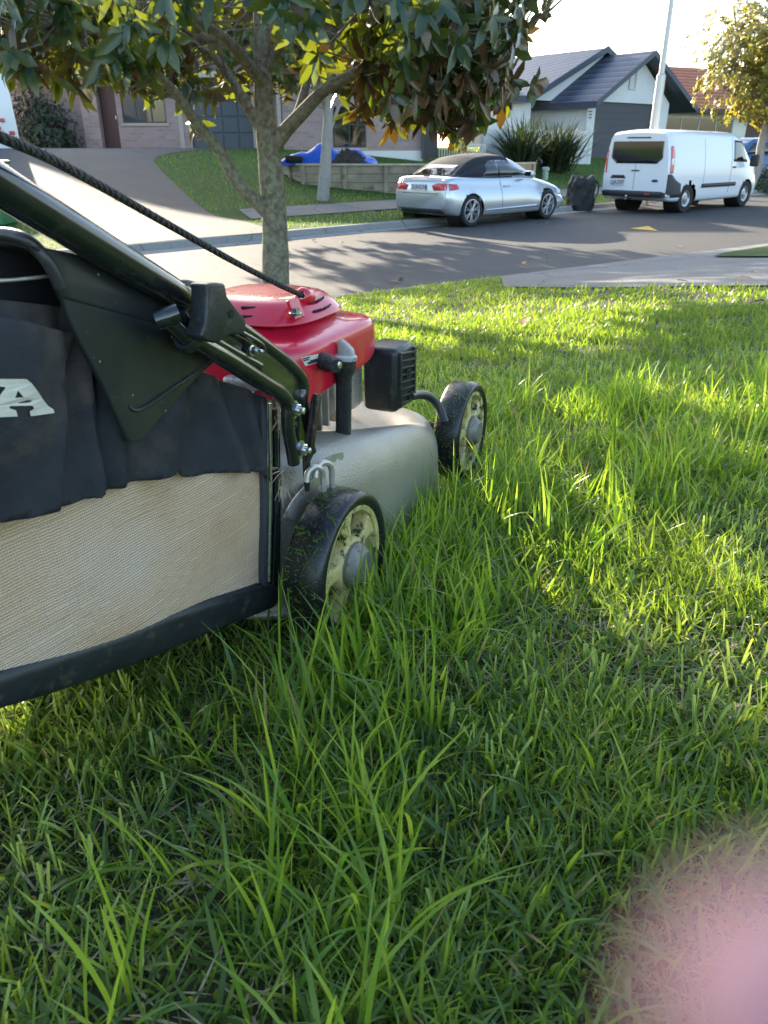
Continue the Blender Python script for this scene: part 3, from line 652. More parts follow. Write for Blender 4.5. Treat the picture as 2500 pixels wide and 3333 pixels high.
heap('blue_tarpaulin', 'crumpled bright blue tarpaulin lying on the timber retaining wall', 'tarpaulin', (912, 1230), YR+.75, M['tarp'], .42, 3.3, .9, .09, 5)
heap('garden_heap', 'dark heap of dug garden waste in front of the blue tarpaulin', 'garden waste', (1072, 1195), YR+.5, M['heap'], .30, 8.1, .6, .12, 14)
bm = BM(); p = at(972, 516, YR+.2); tube(bm, [p+Vector((-.35, 0, 0)), p+Vector((.1, -.02, -.02))], .09, 14); tag(mesh_obj('drain_pipe', bm, M['black'], smooth=True), 'short black drain pipe poking from the blue tarpaulin', 'pipe')
# lamp post
Yl = 23.6; b = at(2128, 430, Yl); t_ = at(2190, 0, Yl); base = Vector((b.x, Yl, H(b.x, Yl)))
lp = thing('street_lamp', 'tall pale galvanised street lamp post rising behind the white van', 'street lamp', tuple(base))
bm = BM(); zt_ = at(2160, 245, Yl).z
tube(bm, [base, Vector((b.x, Yl, zt_)), Vector((b.x, Yl, zt_+.05)), Vector((b.x, Yl, zt_+6.5))], [.125, .12, .075, .05], 14); mesh_obj('pole', bm, M['polem'], lp, smooth=True)
bm = BM(); e_ = Vector((b.x, Yl, zt_+6.4)); dd = Vector((.7, -.7, 0)); tube(bm, smooth_path([e_, e_+Zv*.4+dd*.3, e_+Zv*.6+dd*1.5]), .04, 8); mesh_obj('arm', bm, M['polem'], lp, smooth=True)
bm = BM(); box(bm, e_+Zv*.6+dd*1.8, (.35, .6, .12), Matrix.Rotation(R(45), 3, 'Z'), .04); mesh_obj('lamp_head', bm, M['trim'], lp)
# green cap box
p = ground_px(1773, 585); bm = BM(); lathe(bm, [(0, 0), (.11, 0), (.11, .3), (.14, .31), (.14, .38), (.11, .41), (0, .42)], p, (0, 0, 1), 16)
tag(mesh_obj('utility_box', bm, speck('pale_green_plastic', (.32, .40, .34), .6), smooth=True), 'small pale green utility pillar on the far lawn behind the convertible', 'utility box')
# dark bag
p = ground_px(1888, 684); bg_ = thing('garden_bag', 'dark grey woven garden waste bag standing on the far grass verge', 'bag', tuple(p))
hB = (at(1885, 575, p.y).z-p.z); rB = (at(1930, 620, p.y).x-at(1843, 620, p.y).x)/2; V = []; nx, ny = 48, 28
for j in range(ny+1):
    v_ = j/ny
    for i in range(nx):
        a = 2*PI*i/nx; rr = rB*(.86+.14*math.sin(PI*v_**.7))*(1+.24*noise.noise(Vector((math.cos(a)*2, math.sin(a)*2, v_*3)))+.12*noise.noise(Vector((math.cos(a)*5, math.sin(a)*5, v_*7))))
        zz = hB*v_*(1+ (.22*noise.noise(Vector((math.cos(a)*2, math.sin(a)*2, 9))) if v_ > .5 else 0))
        V.append((p.x+rr*math.cos(a), p.y+rr*math.sin(a), p.z+zz))
ctr = len(V); V.append((p.x, p.y, p.z+hB*.86)); Fq = [(j*nx+i, j*nx+(i+1) % nx, (j+1)*nx+(i+1) % nx, (j+1)*nx+i) for j in range(ny) for i in range(nx)]
Fq += [(ny*nx+i, ny*nx+(i+1) % nx, ctr, ctr) for i in range(nx)]
bm = BM(); vs = [bm.verts.new(v) for v in V]; [bm.faces.new([vs[k] for k in dict.fromkeys(q_)]) for q_ in Fq]; mesh_obj('bag_body', bm, M['bag'], bg_, smooth=True, angle=80)
for sgn in (-1, 1):
    bm = BM(); tube(bm, smooth_path([p+Vector((sgn*rB*.9, -.1, hB*.9)), p+Vector((sgn*rB*1.12, -.12, hB*.75)), p+Vector((sgn*rB*1.1, -.1, hB*.5)), p+Vector((sgn*rB*.95, -.1, hB*.4))]), .018, 6); mesh_obj('strap', bm, M['bag'], bg_)
# ------------------------------------------------------------------ cars
def loft(st, n_side=9, n_arc=5):
    """st: list of (x, halfwidth, z0, z1, tumble, rad, crown)"""
    bm = BM(); rings = []
    for x, w, z0, z1, tb, rad, cr in st:
        half = [(0, z0), (w*.5, z0), (w-.07, z0), (w-.02, z0+.03)]
        zs0, zs1 = z0+.08, max(z0+.12, z1-rad)
        for k in range(n_side):
            q_ = k/(n_side-1); z = zs0+(zs1-zs0)*q_; bul = .025*math.sin(PI*q_)
            half.append((w-tb*q_**2+bul-.0, z))
        wt = w-tb
        for k in range(1, n_arc+1):
            a = PI/2*k/n_arc; half.append((wt-rad*(1-math.cos(a))*1.0-(0), zs1+(z1-zs1)*math.sin(a)))
        wt2 = wt-rad; half += [(wt2*.66, z1+cr*.55), (wt2*.33, z1+cr*.9), (0, z1+cr)]
        rings.append([bm.verts.new((x, y, z)) for y, z in half]+[bm.verts.new((x, -y, z)) for y, z in half[-2:0:-1]])
    n = len(rings[0])
    for a, b in zip(rings, rings[1:]):
        for k in range(n): bm.faces.new((a[k], b[k], b[(k+1) % n], a[(k+1) % n]))
    bm.faces.new(rings[0]); bm.faces.new(rings[-1][::-1])
    bmesh.ops.recalc_face_normals(bm, faces=bm.faces); return bm
def interp(tbl, x):
    xs = [t[0] for t in tbl]; return [float(np.interp(x, xs, [t[k] for t in tbl])) for k in range(1, len(tbl[0]))]
def stations(tbl, dx=.03):
    out = []; x0, x1 = tbl[0][0], tbl[-1][0]; n = int((x1-x0)/dx)
    for i in range(n+1):
        x = x0+(x1-x0)*i/n; a = interp(tbl, x); b = interp(tbl, max(x0, x-.07)); c = interp(tbl, min(x1, x+.07)); out.append((x, *[(p_+q_+r_)/3 for p_, q_, r_ in zip(a, b, c)]))
    return out
def cut_arches(bm, cx, z, rad):
    dele = []
    for f_ in bm.faces:
        c = f_.calc_center_median()
        if abs(c.y) > .4 and any((c.x-q_)**2+(c.z-z)**2 < rad*rad for q_ in cx): dele.append(f_)
    bmesh.ops.delete(bm, geom=dele, context='FACES')
    for v in bm.verts:
        if abs(v.co.y) > .4:
            for q_ in cx:
                d_ = math.hypot(v.co.x-q_, v.co.z-z)
                if abs(d_-rad) < .035 and v.is_boundary: v.co.x = q_+(v.co.x-q_)*rad/d_; v.co.z = z+(v.co.z-z)*rad/d_
def patch(name, bvh, poly, axis, off, mat, parent, step=.05, th=.012):
    """axis: 'r' from rear (poly in y,z), 'L'/'R' sides (poly in x,z), 'f' front, 't' top (x,y)"""
    D = {'r': (Vector((1, 0, 0)), lambda a, b: Vector((-3, a, b))), 'f': (Vector((-1, 0, 0)), lambda a, b: Vector((9, a, b))),
         'L': (Vector((0, -1, 0)), lambda a, b: Vector((a, 4, b))), 'R': (Vector((0, 1, 0)), lambda a, b: Vector((a, -4, b))), 't': (Vector((0, 0, -1)), lambda a, b: Vector((a, b, 5)))}[axis]
    pts = [Vector((a, b, 0)) for a, b in poly]; bm = poly_grid(pts, Vector((1, 0, 0)), Vector((0, 1, 0)), Vector((0, 0, 0)), step)
    last = None; bad = []
    for v in bm.verts:
        s_ = D[1](v.co.x, v.co.y); h_ = bvh.ray_cast(s_, D[0])
        if h_[0] is None: bad.append((v, s_)); continue
        v.co = h_[0]-D[0]*off; last = v.co.copy()
    for v, s_ in bad:
        if last is None: v.co = s_
        else:
            ax = [i for i in range(3) if D[0][i] != 0][0]; c = s_.copy(); c[ax] = last[ax]; v.co = c
    bm.normal_update()
    if sum((f_.normal for f_ in bm.faces), Vector()).dot(-D[0]) < 0: bmesh.ops.reverse_faces(bm, faces=bm.faces)
    ob = mesh_obj(name, bm, mat, parent, smooth=True, world_co=False, uv=False); md = ob.modifiers.new('s', 'SOLIDIFY'); md.thickness = th; md.offset = -1
    return ob
def car_wheel(root, x, y, z, rad, wid, side, style):
    c = Vector((x, y, z)); ax = Vector((0, side, 0)); bm = BM(); ri = rad*(.74 if style == 'alloy' else .62)
    lathe(bm, [(ri, -wid), (rad*.96, -wid), (rad, -wid*.85), (rad, -wid*.12), (rad*.95, 0), (ri+.01, .005), (ri, -.01), (ri, -wid)], c, ax, 40)
    t = mesh_obj('tyre', bm, M['tyre'], root, smooth=True, world_co=False)
    bm = BM(); lathe(bm, [(ri, -wid*.6), (ri, -.005), (ri-.018, -.003), (ri-.03, -.03), (ri-.032, -.09), (0, -.10)], c, ax, 40)
    rm = mesh_obj('rim', bm, M['alloy' if style == 'alloy' else 'trim'], root, smooth=True, world_co=False)
    bm = BM()
    if style == 'alloy':
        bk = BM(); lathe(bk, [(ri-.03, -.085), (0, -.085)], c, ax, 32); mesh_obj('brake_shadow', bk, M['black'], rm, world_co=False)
        for k in range(14):
            a = 2*PI*(k//2)/7+(.10 if k % 2 else -.10)+.2; p1 = c+ax*-.02+Vector((math.cos(a)*.05, 0, math.sin(a)*.05)); a2 = a+(.04 if k % 2 else -.04)
            p2 = c+ax*-.015+Vector((math.cos(a2)*(ri-.015), 0, math.sin(a2)*(ri-.015))); tube(bm, [p1, p2], [.014, .012], 6)
        lathe(bm, [(0, 0), (.05, -.004), (.06, -.03)], c, ax, 20); mesh_obj('spokes', bm, M['alloy'], rm, world_co=False)
    else:
        lathe(bm, [(0, .0), (.07, -.005), (.08, -.03), (.15, -.045), (.165, -.02), (ri-.025, -.012), (ri-.01, -.02)], c, ax, 32); mesh_obj('wheel_cover', bm, M['alloy'], rm, smooth=True, world_co=False)
def plate(root, c, w, h, text, ang=0):
    bm = BM(); box(bm, c, (.012, w, h), None, .003); o = mesh_obj('number_plate', bm, M['plate'], root, world_co=False)
    cu = bpy.data.curves.new('t', 'FONT'); cu.body = text; cu.size = h*.95; cu.align_x = 'CENTER'; cu.align_y = 'CENTER'; cu.extrude = .001
    to = bpy.data.objects.new('t', cu); me = bpy.data.meshes.new_from_object(to); bpy.data.objects.remove(to)
    me.transform(Matrix.Translation(c+Vector((-.009, 0, 0))) @ Matrix(((0, 0, -1, 0), (-1, 0, 0, 0), (0, 1, 0, 0), (0, 0, 0, 1)))); me.materials.clear(); me.materials.append(M['ink'])
    tx = bpy.data.objects.new('plate_text', me); COL.objects.link(tx); tx.parent = o
    return o
def liners(root, cx, z, rad, w):
    for q_ in cx:
        for s_ in (1, -1):
            bm = BM(); c = Vector((q_, s_*(w-.05), z)); lathe(bm, [(rad+.02, 0), (rad+.02, -.34), (0, -.34)], c, (0, s_, 0), 28); 
            mesh_obj('wheel_arch', bm, M['black'], root, world_co=False)
def arch_lip(): pass
# --- silver convertible
def convertible():
    a = ground_px(1535, 738); b = ground_px(1780, 712); a.z = b.z = 0; u_ = (b-a).normalized(); sc = (b-a).length/2.58; sy = .975
    rz = math.atan2(u_.y, u_.x); n_ = Vector((-u_.y, u_.x, 0))
    org = a+n_*(.87*sy)-u_*(.80*sc)
    t = thing('silver_convertible', 'silver convertible car with closed black soft top parked at the kerb', 'car', (org.x, org.y, 0), rz); t.scale = (sc, sy, sy)
    W_ = .885
    tb = [(0, .62, .42, .80, .02, .10, .02), (.03, .70, .36, .90, .03, .10, .02), (.12, .80, .27, .965, .06, .09, .02), (.35, .86, .22, .985, .085, .10, .02), (.8, W_, .20, .975, .09, .12, .02), (1.6, W_, .19, .955, .09, .12, .02), (2.6, W_, .19, .955, .09, .14, .03),
          (3.0, W_, .19, .925, .10, .18, .04), (3.5, .87, .19, .84, .12, .20, .05), (3.9, .84, .20, .74, .10, .20, .04), (4.12, .76, .23, .64, .07, .14, .02), (4.22, .64, .30, .56, .04, .1, .01)]
    tb = [(x if x > .8 else .8-(.8-x)*.80, *q_) for x, *q_ in tb]
    bm = loft(stations(tb, .025)); bvh = BVHTree.FromBMesh(bm); cx = (.80, 3.38)
    cut_arches(bm, cx, .32, .345)
    body = mesh_obj('body', bm, M['carsilver'], t, smooth=True, world_co=False, angle=50)
    liners(t, cx, .32, .345, .85)
    tc = [(.46, .60, .90, .975, .02, .05, .0), (.60, .66, .90, 1.06, .05, .06, .01), (.95, .70, .90, 1.24, .12, .10, .03), (1.25, .72, .90, 1.345, .15, .12, .04), (1.7, .73, .90, 1.385, .16, .12, .04), (2.1, .73, .90, 1.375, .16, .12, .04), (2.45, .72, .90, 1.26, .13, .10, .04), (2.8, .71, .90, 1.08, .07, .07, .04), (3.02, .70, .88, .95, .03, .04, .03)]
    bt = loft(stations(tc, .03)); bv2 = BVHTree.FromBMesh(bt)
    fr = [f_ for f_ in bt.faces if f_.calc_center_median().x > 2.18+0*1]
    top = bt.copy(); bmesh.ops.delete(top, geom=[f_ for f_ in top.faces if f_.calc_center_median().x > 2.2], context='FACES')
    mesh_obj('soft_top', top, M['softtop'], t, smooth=True, world_co=False, angle=50)
    bmesh.ops.delete(bt, geom=[f_ for f_ in bt.faces if f_.calc_center_median().x <= 2.2], context='FACES'); mesh_obj('windscreen_frame', bt, M['carsilver'], t, smooth=True, world_co=False)
    for s_, ax in ((1, 'L'), (-1, 'R')):
        patch('side_window', bv2, [(1.22, .965), (1.72, .965), (1.72, 1.285), (1.52, 1.27), (1.36, 1.16)], ax, .008, M['glass'], t)
        patch('side_window', bv2, [(1.75, .965), (2.78, .965), (2.5, 1.12), (2.22, 1.255), (2.0, 1.29), (1.75, 1.29)], ax, .008, M['glass'], t)
        patch('door_seam', bvh, [(1.72, .26), (1.73, .26), (1.73, .93), (1.72, .93)], ax, .003, M['trim'], body, .08, .004)
        patch('sill_trim', bvh, [(1.2, .30), (2.98, .30), (2.98, .36), (1.2, .33)], ax, .010, M['carsilver'], body, .1)
        patch('door_handle', bvh, [(1.82, .76), (2.02, .76), (2.02, .79), (1.82, .79)], ax, .022, M['carsilver'], body, .05)
        bm = BM(); box(bm, (2.58, s_*.90, 1.0), (.12, .20, .13), None, .04, 3); mr = mesh_obj('wing_mirror', bm, M['carsilver'], t, smooth=True, world_co=False)
        bm = BM(); box(bm, (2.515, s_*.90, 1.0), (.01, .15, .09)); mesh_obj('mirror_glass', bm, M['glass'], mr, world_co=False)
        ys = [(s_*.40, .72), (s_*.70, .74), (s_*.70, .86), (s_*.5, .87), (s_*.34, .82)]
        patch('tail_light', bvh, ys, 'r', .012, M['lens_red'], t, .05, .02)
        patch('tail_light', bvh, [(.24, .73), (.44, .76), (.40, .85), (.24, .86)], ax, .010, M['lens_red'], t, .04, .015)
        patch('headlight', bvh, [(3.85, .56), (4.15, .50), (4.15, .60), (3.9, .68)], ax, .008, M['lens_clear'], t, .05, .012)
        for q_ in cx: car_wheel(t, q_, s_*.875, .32, .315, .2, s_, 'alloy')
    patch('rear_window', bv2, [(-.50, .985), (.50, .985), (.40, 1.20), (-.40, 1.20)], 'r', .012, M['glass'], t, .06)
    patch('windscreen', bv2, [(-.6, .97), (.6, .97), (.5, 1.28), (-.5, 1.28)], 'f', .01, M['glass'], t, .06)
    patch('bumper_lower', bvh, [(-.62, .27), (.62, .27), (.56, .36), (-.56, .36)], 'r', .012, M['trim'], t, .06)
    patch('boot_seam', bvh, [(-.52, .66), (.52, .66), (.52, .672), (-.52, .672)], 'r', .004, M['trim'], body, .06, .004)
    patch('spoiler_lip', bvh, [(-.6, .925), (.6, .925), (.6, .945), (-.6, .945)], 'r', .03, M['carsilver'], body, .06)
    plate(t, Vector((.140, .02, .78)), .40, .13, 'ZUH534')
    bm = BM(); box(bm, (.35, 0, 1.0), (.05, .14, .02)); mesh_obj('brake_light', bm, M['lens_red'], t, world_co=False)
    return t
convertible()
def van():
    a = ground_px(2225, 692); b = ground_px(2415, 672); a.z = b.z = 0; u_ = (b-a).normalized(); sc = (b-a).length/3.10; sy = .95
    rz = math.atan2(u_.y, u_.x); n_ = Vector((-u_.y, u_.x, 0)); org = a+n_*(.95*sy)-u_*(.98*sc)
    t = thing('white_van', 'white panel van with dark tinted rear window parked with its back to us', 'van', (org.x, org.y, 0), rz); t.scale = (sc, sy, sy)
    tb = [(0, .90, .42, 1.86, .10, .16, .03), (.05, .95, .36, 1.93, .12, .15, .04), (.25, .985, .30, 1.955, .13, .15, .05), (1, .99, .27, 1.96, .13, .15, .05), (3.2, .99, .27, 1.94, .13, .15, .05), (3.6, .98, .27, 1.86, .14, .16, .05), (4.05, .97, .27, 1.50, .12, .16, .06), (4.4, .95, .27, 1.20, .08, .18, .05), (4.75, .88, .28, 1.05, .06, .18, .04), (4.93, .78, .32, .85, .04, .15, .02), (4.99, .68, .38, .7, .03, .1, .01)]
    bm = loft(stations(tb, .03), 14); bvh = BVHTree.FromBMesh(bm); cx = (.98, 4.08); cut_arches(bm, cx, .35, .40)
    body = mesh_obj('body', bm, M['carwhite'], t, smooth=True, world_co=False, angle=45); liners(t, cx, .35, .40, .95)
    patch('rear_window', bvh, [(-.60, 1.20), (.60, 1.20), (.74, 1.34), (.72, 1.72), (-.72, 1.72), (-.74, 1.34)], 'r', .008, M['glass'], t, .1)
    patch('bumper', bvh, [(-.93, .40), (.93, .40), (.93, .52), (.82, .55), (-.82, .55), (-.93, .52)], 'r', .03, M['trim'], t, .1, .04)
    patch('number_plate_recess', bvh, [(.25, .84), (.72, .84), (.66, .92), (.31, .92)], 'r', .01, M['trim'], t, .1)
    patch('door_seam', bvh, [(-.003, .58), (.008, .58), (.008, 1.18), (-.003, 1.18)], 'r', .002, M['trim'], body, .1, .003)
    patch('tailgate_handle', bvh, [(-.12, 1.02), (.10, 1.02), (.10, 1.05), (-.12, 1.05)], 'r', .02, M['trim'], t, .1)
    patch('badge', bvh, [(-.60+.09*math.cos(a_), .80+.035*math.sin(a_)) for a_ in np.linspace(0, 2*PI, 16, endpoint=False)], 'r', .01, M['trim'], t, .1)
    patch('reflector', bvh, [(-.52, .455), (-.38, .455), (-.38, .49), (-.52, .49)], 'r', .045, M['lens_red'], t, .1)
    patch('high_brake_light', bvh, [(-.35, 1.79), (.35, 1.79), (.32, 1.82), (-.32, 1.82)], 'r', .012, M['trim'], t, .1)
    plate(t, Vector((-.015, .48, .74)), .36, .15, 'LJA297')
    for s_, ax in ((1, 'L'), (-1, 'R')):
        if s_ == 1: patch('tail_light', bvh, [(.84, 1.0), (.885, 1.0), (.885, 1.62), (.85, 1.6)], 'r', .014, M['lens_red'], t, .1, .03)
        tl = patch('tail_light', bvh, [(.06, .98), (.16, .98), (.20, 1.42), (.16, 1.62), (.08, 1.60)], ax, .012, M['lens_red'], t, .1, .02)
        patch('clear_lens', bvh, [(.08, 1.16), (.15, 1.18), (.165, 1.34), (.09, 1.32)], ax, .02, M['lens_clear'], tl, .1, .01)
        patch('corner_trim', bvh, [(.01, .40), (.62, .40), (.56, .72), (.30, .82), (.12, .96), (.01, .96)], ax, .008, M['trim'], t, .1)
        patch('side_moulding', bvh, [(1.55, .60), (3.35, .60), (3.33, .70), (1.58, .70)], ax, .025, M['trim'], t, .15, .03)
        patch('side_window', bvh, [(3.12, 1.22), (4.02, 1.20), (3.86, 1.50), (3.62, 1.74), (3.14, 1.76)], ax, .008, M['glass'], t, .1)
        patch('door_seam', bvh, [(2.98, .45), (2.995, .45), (3.04, 1.80), (3.025, 1.80)], ax, .002, M['trim'], body, .2, .003)
        patch('door_seam', bvh, [(1.62, .72), (1.632, .72), (1.632, 1.80), (1.62, 1.80)], ax, .002, M['trim'], body, .2, .003)
        patch('door_handle', bvh, [(3.08, 1.06), (3.26, 1.06), (3.26, 1.10), (3.08, 1.10)], ax, .02, M['trim'], t, .1)
        patch('headlight', bvh, [(4.5, .92), (4.85, .82), (4.85, .92), (4.55, 1.04)], ax, .008, M['lens_clear'], t, .1)
        bm = BM(); box(bm, (3.98, s_*1.12, 1.24), (.12, .24, .32), None, .05, 3); mesh_obj('wing_mirror', bm, M['trim'], t, smooth=True, world_co=False)
        for q_ in cx: car_wheel(t, q_, s_*.96, .35, .35, .22, s_, 'steel')
    patch('windscreen', bvh, [(-.7, 1.25), (.7, 1.25), (.62, 1.78), (-.62, 1.78)], 'f', .01, M['glass'], t, .1)
    bm = BM(); tube(bm, [Vector((-.12, .1, .36)), Vector((.1, .1, .36))], .03, 8); lathe(bm, [(0, .03), (.03, .02), (.035, 0), (.03, -.02), (.015, -.03)], Vector((-.12, .1, .42)), (0, 0, 1), 12); mesh_obj('tow_bar', bm, M['chrome'], t, world_co=False)
    return t
van()
def suv():
    p = at(2560, 520, 34); p.z = H(p.x, p.y); rz = R(200)
    t = thing('blue_car', 'blue car parked by the brown garage door, half hidden by a tree trunk', 'car', tuple(p), rz)
    tb = [(0, .70, .42, .95, .03, .1, .02), (.1, .86, .32, 1.08, .06, .1, .02), (.5, .91, .26, 1.12, .08, .1, .02), (3.2, .91, .25, 1.1, .08, .12, .02), (3.9, .88, .26, 1.0, .08, .15, .03), (4.35, .8, .3, .85, .05, .12, .02), (4.45, .7, .4, .7, .03, .1, .01)]
    bm = loft(stations(tb, .05)); bvh = BVHTree.FromBMesh(bm); cut_arches(bm, (.85, 3.5), .36, .40); mesh_obj('body', bm, M['carblue'], t, smooth=True, world_co=False)
    liners(t, (.85, 3.5), .36, .40, .86)
    tc = [(.2, .75, 1.05, 1.1, .02, .05, 0), (.5, .78, 1.05, 1.62, .14, .1, .03), (1.2, .78, 1.05, 1.70, .14, .1, .03), (2.4, .78, 1.05, 1.66, .14, .1, .03), (3.1, .76, 1.05, 1.2, .08, .08, .03), (3.3, .75, 1.05, 1.1, .02, .05, .02)]
    bt = loft(stations(tc, .05)); bv2 = BVHTree.FromBMesh(bt); mesh_obj('cabin', bt, M['carblue'], t, smooth=True, world_co=False)
    for s_, ax in ((1, 'L'), (-1, 'R')):
        patch('side_window', bv2, [(.65, 1.14), (2.85, 1.14), (2.45, 1.52), (.75, 1.55)], ax, .01, M['glass'], t, .1)
        patch('headlight', bvh, [(4.0, .72), (4.35, .66), (4.35, .76), (4.0, .86)], ax, .01, M['lens_clear'], t, .1)
        for q_ in (.85, 3.5): car_wheel(t, q_, s_*.90, .36, .36, .22, s_, 'steel')
    patch('windscreen', bv2, [(-.6, 1.16), (.6, 1.16), (.52, 1.56), (-.52, 1.56)], 'f', .01, M['glass'], t, .1)
suv()
# --- white caravan at the left edge, green bin
p = at(66, 497, 25.0); p.z = H(p.x, 25.0)
cv = thing('white_caravan', 'white caravan back corner with small orange lights at the left edge of the driveway', 'caravan', tuple(p))
h_ = at(10, 215, 25).z-p.z; bm = BM()
qv = [at(x, y, 25)-p for x, y in ((56, 497), (66, 476), (60, 430), (43, 353), (25, 269), (4, 205), (-25, 150), (-80, 120))]; prof = [(v.x, v.z) for v in qv]+[(-5.5, qv[-1].z), (-5.8, qv[-3].z), (-5.9, .6), (-5.6, .1)]
prism(bm, [p+Vector((x, 0, z)) for x, z in prof], Vector((-1.6, 2.2, 0)), .03, 3); mesh_obj('body', bm, M['carwhite'], cv, smooth=True)
bm = BM(); box(bm, p+Vector((-1.1, -.03, 2.0)), (1.0, .05, .7), None, .02); mesh_obj('window', bm, M['glass'], cv)
for dx, z in ((-.35, .75), (-.50, .55), (-.12, .42)):
    bm = BM(); box(bm, p+Vector((dx, -.03, z)), (.16, .04, .10), None, .02); mesh_obj('tail_light', bm, M['lens_red'], cv)
for dx in (-2.6, -3.4):
    bm = BM(); lathe(bm, [(0, .02), (.3, .02), (.33, 0), (.33, -.2), (0, -.2)], p+Vector((dx, -.02, .33)), (0, -1, 0), 24); mesh_obj('wheel', bm, M['tyre'], cv, smooth=True)
p = at(-6, 745, 14.5); p.z = H(p.x, p.y)
bn = thing('green_bin', 'green wheelie bin at the left edge beside the sunlit verge', 'bin', tuple(p)); mg = MT('green_plastic', (.03, .16, .06), .4).m
bm = BM(); pr_ = [(-.24, 0), (.24, 0), (.29, .95), (-.29, .95)]; prism(bm, [p+Vector((x, -.28, z)) for x, z in pr_], Vector((0, .6, 0)), .03); mesh_obj('body', bm, mg, bn)
bm = BM(); box(bm, p+Vector((0, .0, 1.0)), (.62, .68, .07), None, .03); mesh_obj('lid', bm, mg, bn)
# ------------------------------------------------------------------ foliage
def leaf_mesh(P, D, N, Lg, Wd, var, curl=.18):
    """arrays: base P, direction D, normal N, length, width; 6-vertex pointed leaf folded on its midrib, 4 quads"""
    n = len(P); S = np.cross(D, N); S /= np.linalg.norm(S, axis=1)[:, None]+1e-9; N = np.cross(S, D)
    ts = [0, .25, .68, 1.0]; ws = [.15, .86, .95, .10]; V = []
    for t, w_ in zip(ts, ws):
        c = P+D*(Lg*t)[:, None]-N*(curl*Lg*t*t)[:, None]
        for s_ in (-1, 0, 1): V.append(c+S*(s_*w_*Wd*.5)[:, None]+N*(abs(s_)*w_*Wd*.12)[:, None])
    V = np.stack(V, 1).reshape(-1, 3); b = np.arange(n)*12; F_ = []
    for k in range(3):
        for j in range(2): F_.append(np.stack([b+k*3+j, b+k*3+j+1, b+k*3+j+4, b+k*3+j+3], 1))
    return V, np.concatenate(F_), np.repeat(var, 12)
def rosettes(cs, ups, per, Lg, Wd, droop=.3):
    P, D, N = [], [], []
    for c, u_ in zip(cs, ups):
        u_ = Vector(u_).normalized(); a_ = u_.orthogonal().normalized(); b_ = u_.cross(a_); ph = random.random()*6.28
        for k in range(per):
            t = ph+2*PI*k/per*1.0+random.uniform(-.35, .35); out = a_*math.cos(t)+b_*math.sin(t)
            d = (out+u_*random.uniform(-.1, .9)+Vector((0, 0, -droop*random.random()))).normalized()
            nn = (u_*1.0-out*.3+Vector((random.uniform(-.4, .4), random.uniform(-.4, .4), random.uniform(-.3, .3)))).normalized()
            P.append(c+u_*random.uniform(-.04, .02)); D.append(d); N.append(nn)
    P = np.array(P); D = np.array(D); N = np.array(N); n = len(P)
    return leaf_mesh(P, D, N, Lg*RS.uniform(.5, 1.2, n), Wd*RS.uniform(.6, 1.2, n), RS.rand(n))
def limb(bm, pts, r0, r1, n=10, wob=.0):
    sp = smooth_path(pts, 6); k = len(sp); rad = [r0+(r1-r0)*i/(k-1) for i in range(k)]
    rad = [r*(1+.10*noise.noise(p*5)) for r, p in zip(rad, sp)]
    tube(bm, sp, rad, n); return sp
# --- magnolia in the near lawn
TY = 7.0; tb_ = at(893, 985, TY); tb_.z = H(tb_.x, TY)
mg = thing('magnolia_tree', 'large magnolia with lichen covered trunk and glossy dark leaves behind the mower', 'tree', tuple(tb_))
bm = BM(); T = lambda x, y, Y=TY: at(x, y, Y)
limb(bm, [tb_-Zv*.1, T(897, 850), T(893, 700), T(882, 560), T(868, 440), T(858, 300), T(852, 120, 7.05), T(845, -200, 7.1), T(850, -700, 7.0)], .128, .045, 16)
br = []
br.append(limb(bm, [T(880, 700), T(835, 655, 6.95), T(770, 590, 6.9), T(715, 490, 6.85), T(640, 400, 6.7), T(560, 290, 6.5), T(450, 190, 6.3), T(360, 120, 6.1), T(200, 60, 5.9)], .062, .022))
br.append(limb(bm, [T(868, 470), T(838, 400, 7.1), T(790, 320, 7.2), T(735, 230, 7.4), T(660, 150, 7.6), T(560, 60, 7.8)], .055, .025))
br.append(limb(bm, [T(880, 490), T(925, 430, 6.95), T(985, 365, 6.9), T(1060, 290, 6.8), T(1160, 235, 6.7), T(1290, 150, 6.6), T(1400, 90, 6.4)], .066, .025))
br.append(limb(bm, [T(915, 445, 6.95), T(960, 385, 7.0), T(990, 300, 7.1), T(1012, 200, 7.2), T(1000, 80, 7.4), T(1010, -60, 7.5)], .042, .02))
br.append(limb(bm, [T(860, 280), T(800, 200, 6.7), T(740, 130, 6.4), T(640, 60, 6.1), T(520, -20, 5.8)], .05, .02))
br.append(limb(bm, [T(858, 240), T(905, 160, 7.0), T(960, 90, 6.8), T(1060, 40, 6.6), T(1200, 0, 6.4)], .04, .018))
br.append(limb(bm, [T(1060, 290, 6.8), T(1150, 300, 7.0), T(1260, 330, 7.2), T(1380, 360, 7.3), T(1480, 390, 7.4)], .03, .012))
br.append(limb(bm, [T(1160, 235, 6.7), T(1300, 230, 7.0), T(1420, 200, 7.1), T(1560, 190, 7.1)], .03, .012))
for k in range(10):
    a = k*.63; r_ = random.uniform(1.2, 2.0); c = T(850, -200-k*60, 7.05); br.append(limb(bm, [c, c+Vector((math.cos(a)*r_*.5, math.sin(a)*r_*.5, .35)), c+Vector((math.cos(a)*r_, math.sin(a)*r_, .6))], .035, .012, 7))
trunk_m = bm
def B(x):   # lower outline of the crown in the photo
    return float(np.interp(x, [-400, 0, 90, 200, 300, 420, 480, 600, 640, 760, 900, 1080, 1130, 1250, 1380, 1480, 1600, 1660, 1700, 1720, 1800, 1830], [210, 225, 255, 270, 240, 215, 225, 220, 250, 160, 160, 230, 270, 330, 365, 385, 365, 280, 140, 90, 30, -60]))
C0 = Vector((tb_.x+.15, TY, 3.35)); cs, ups = [], []; tries = 0
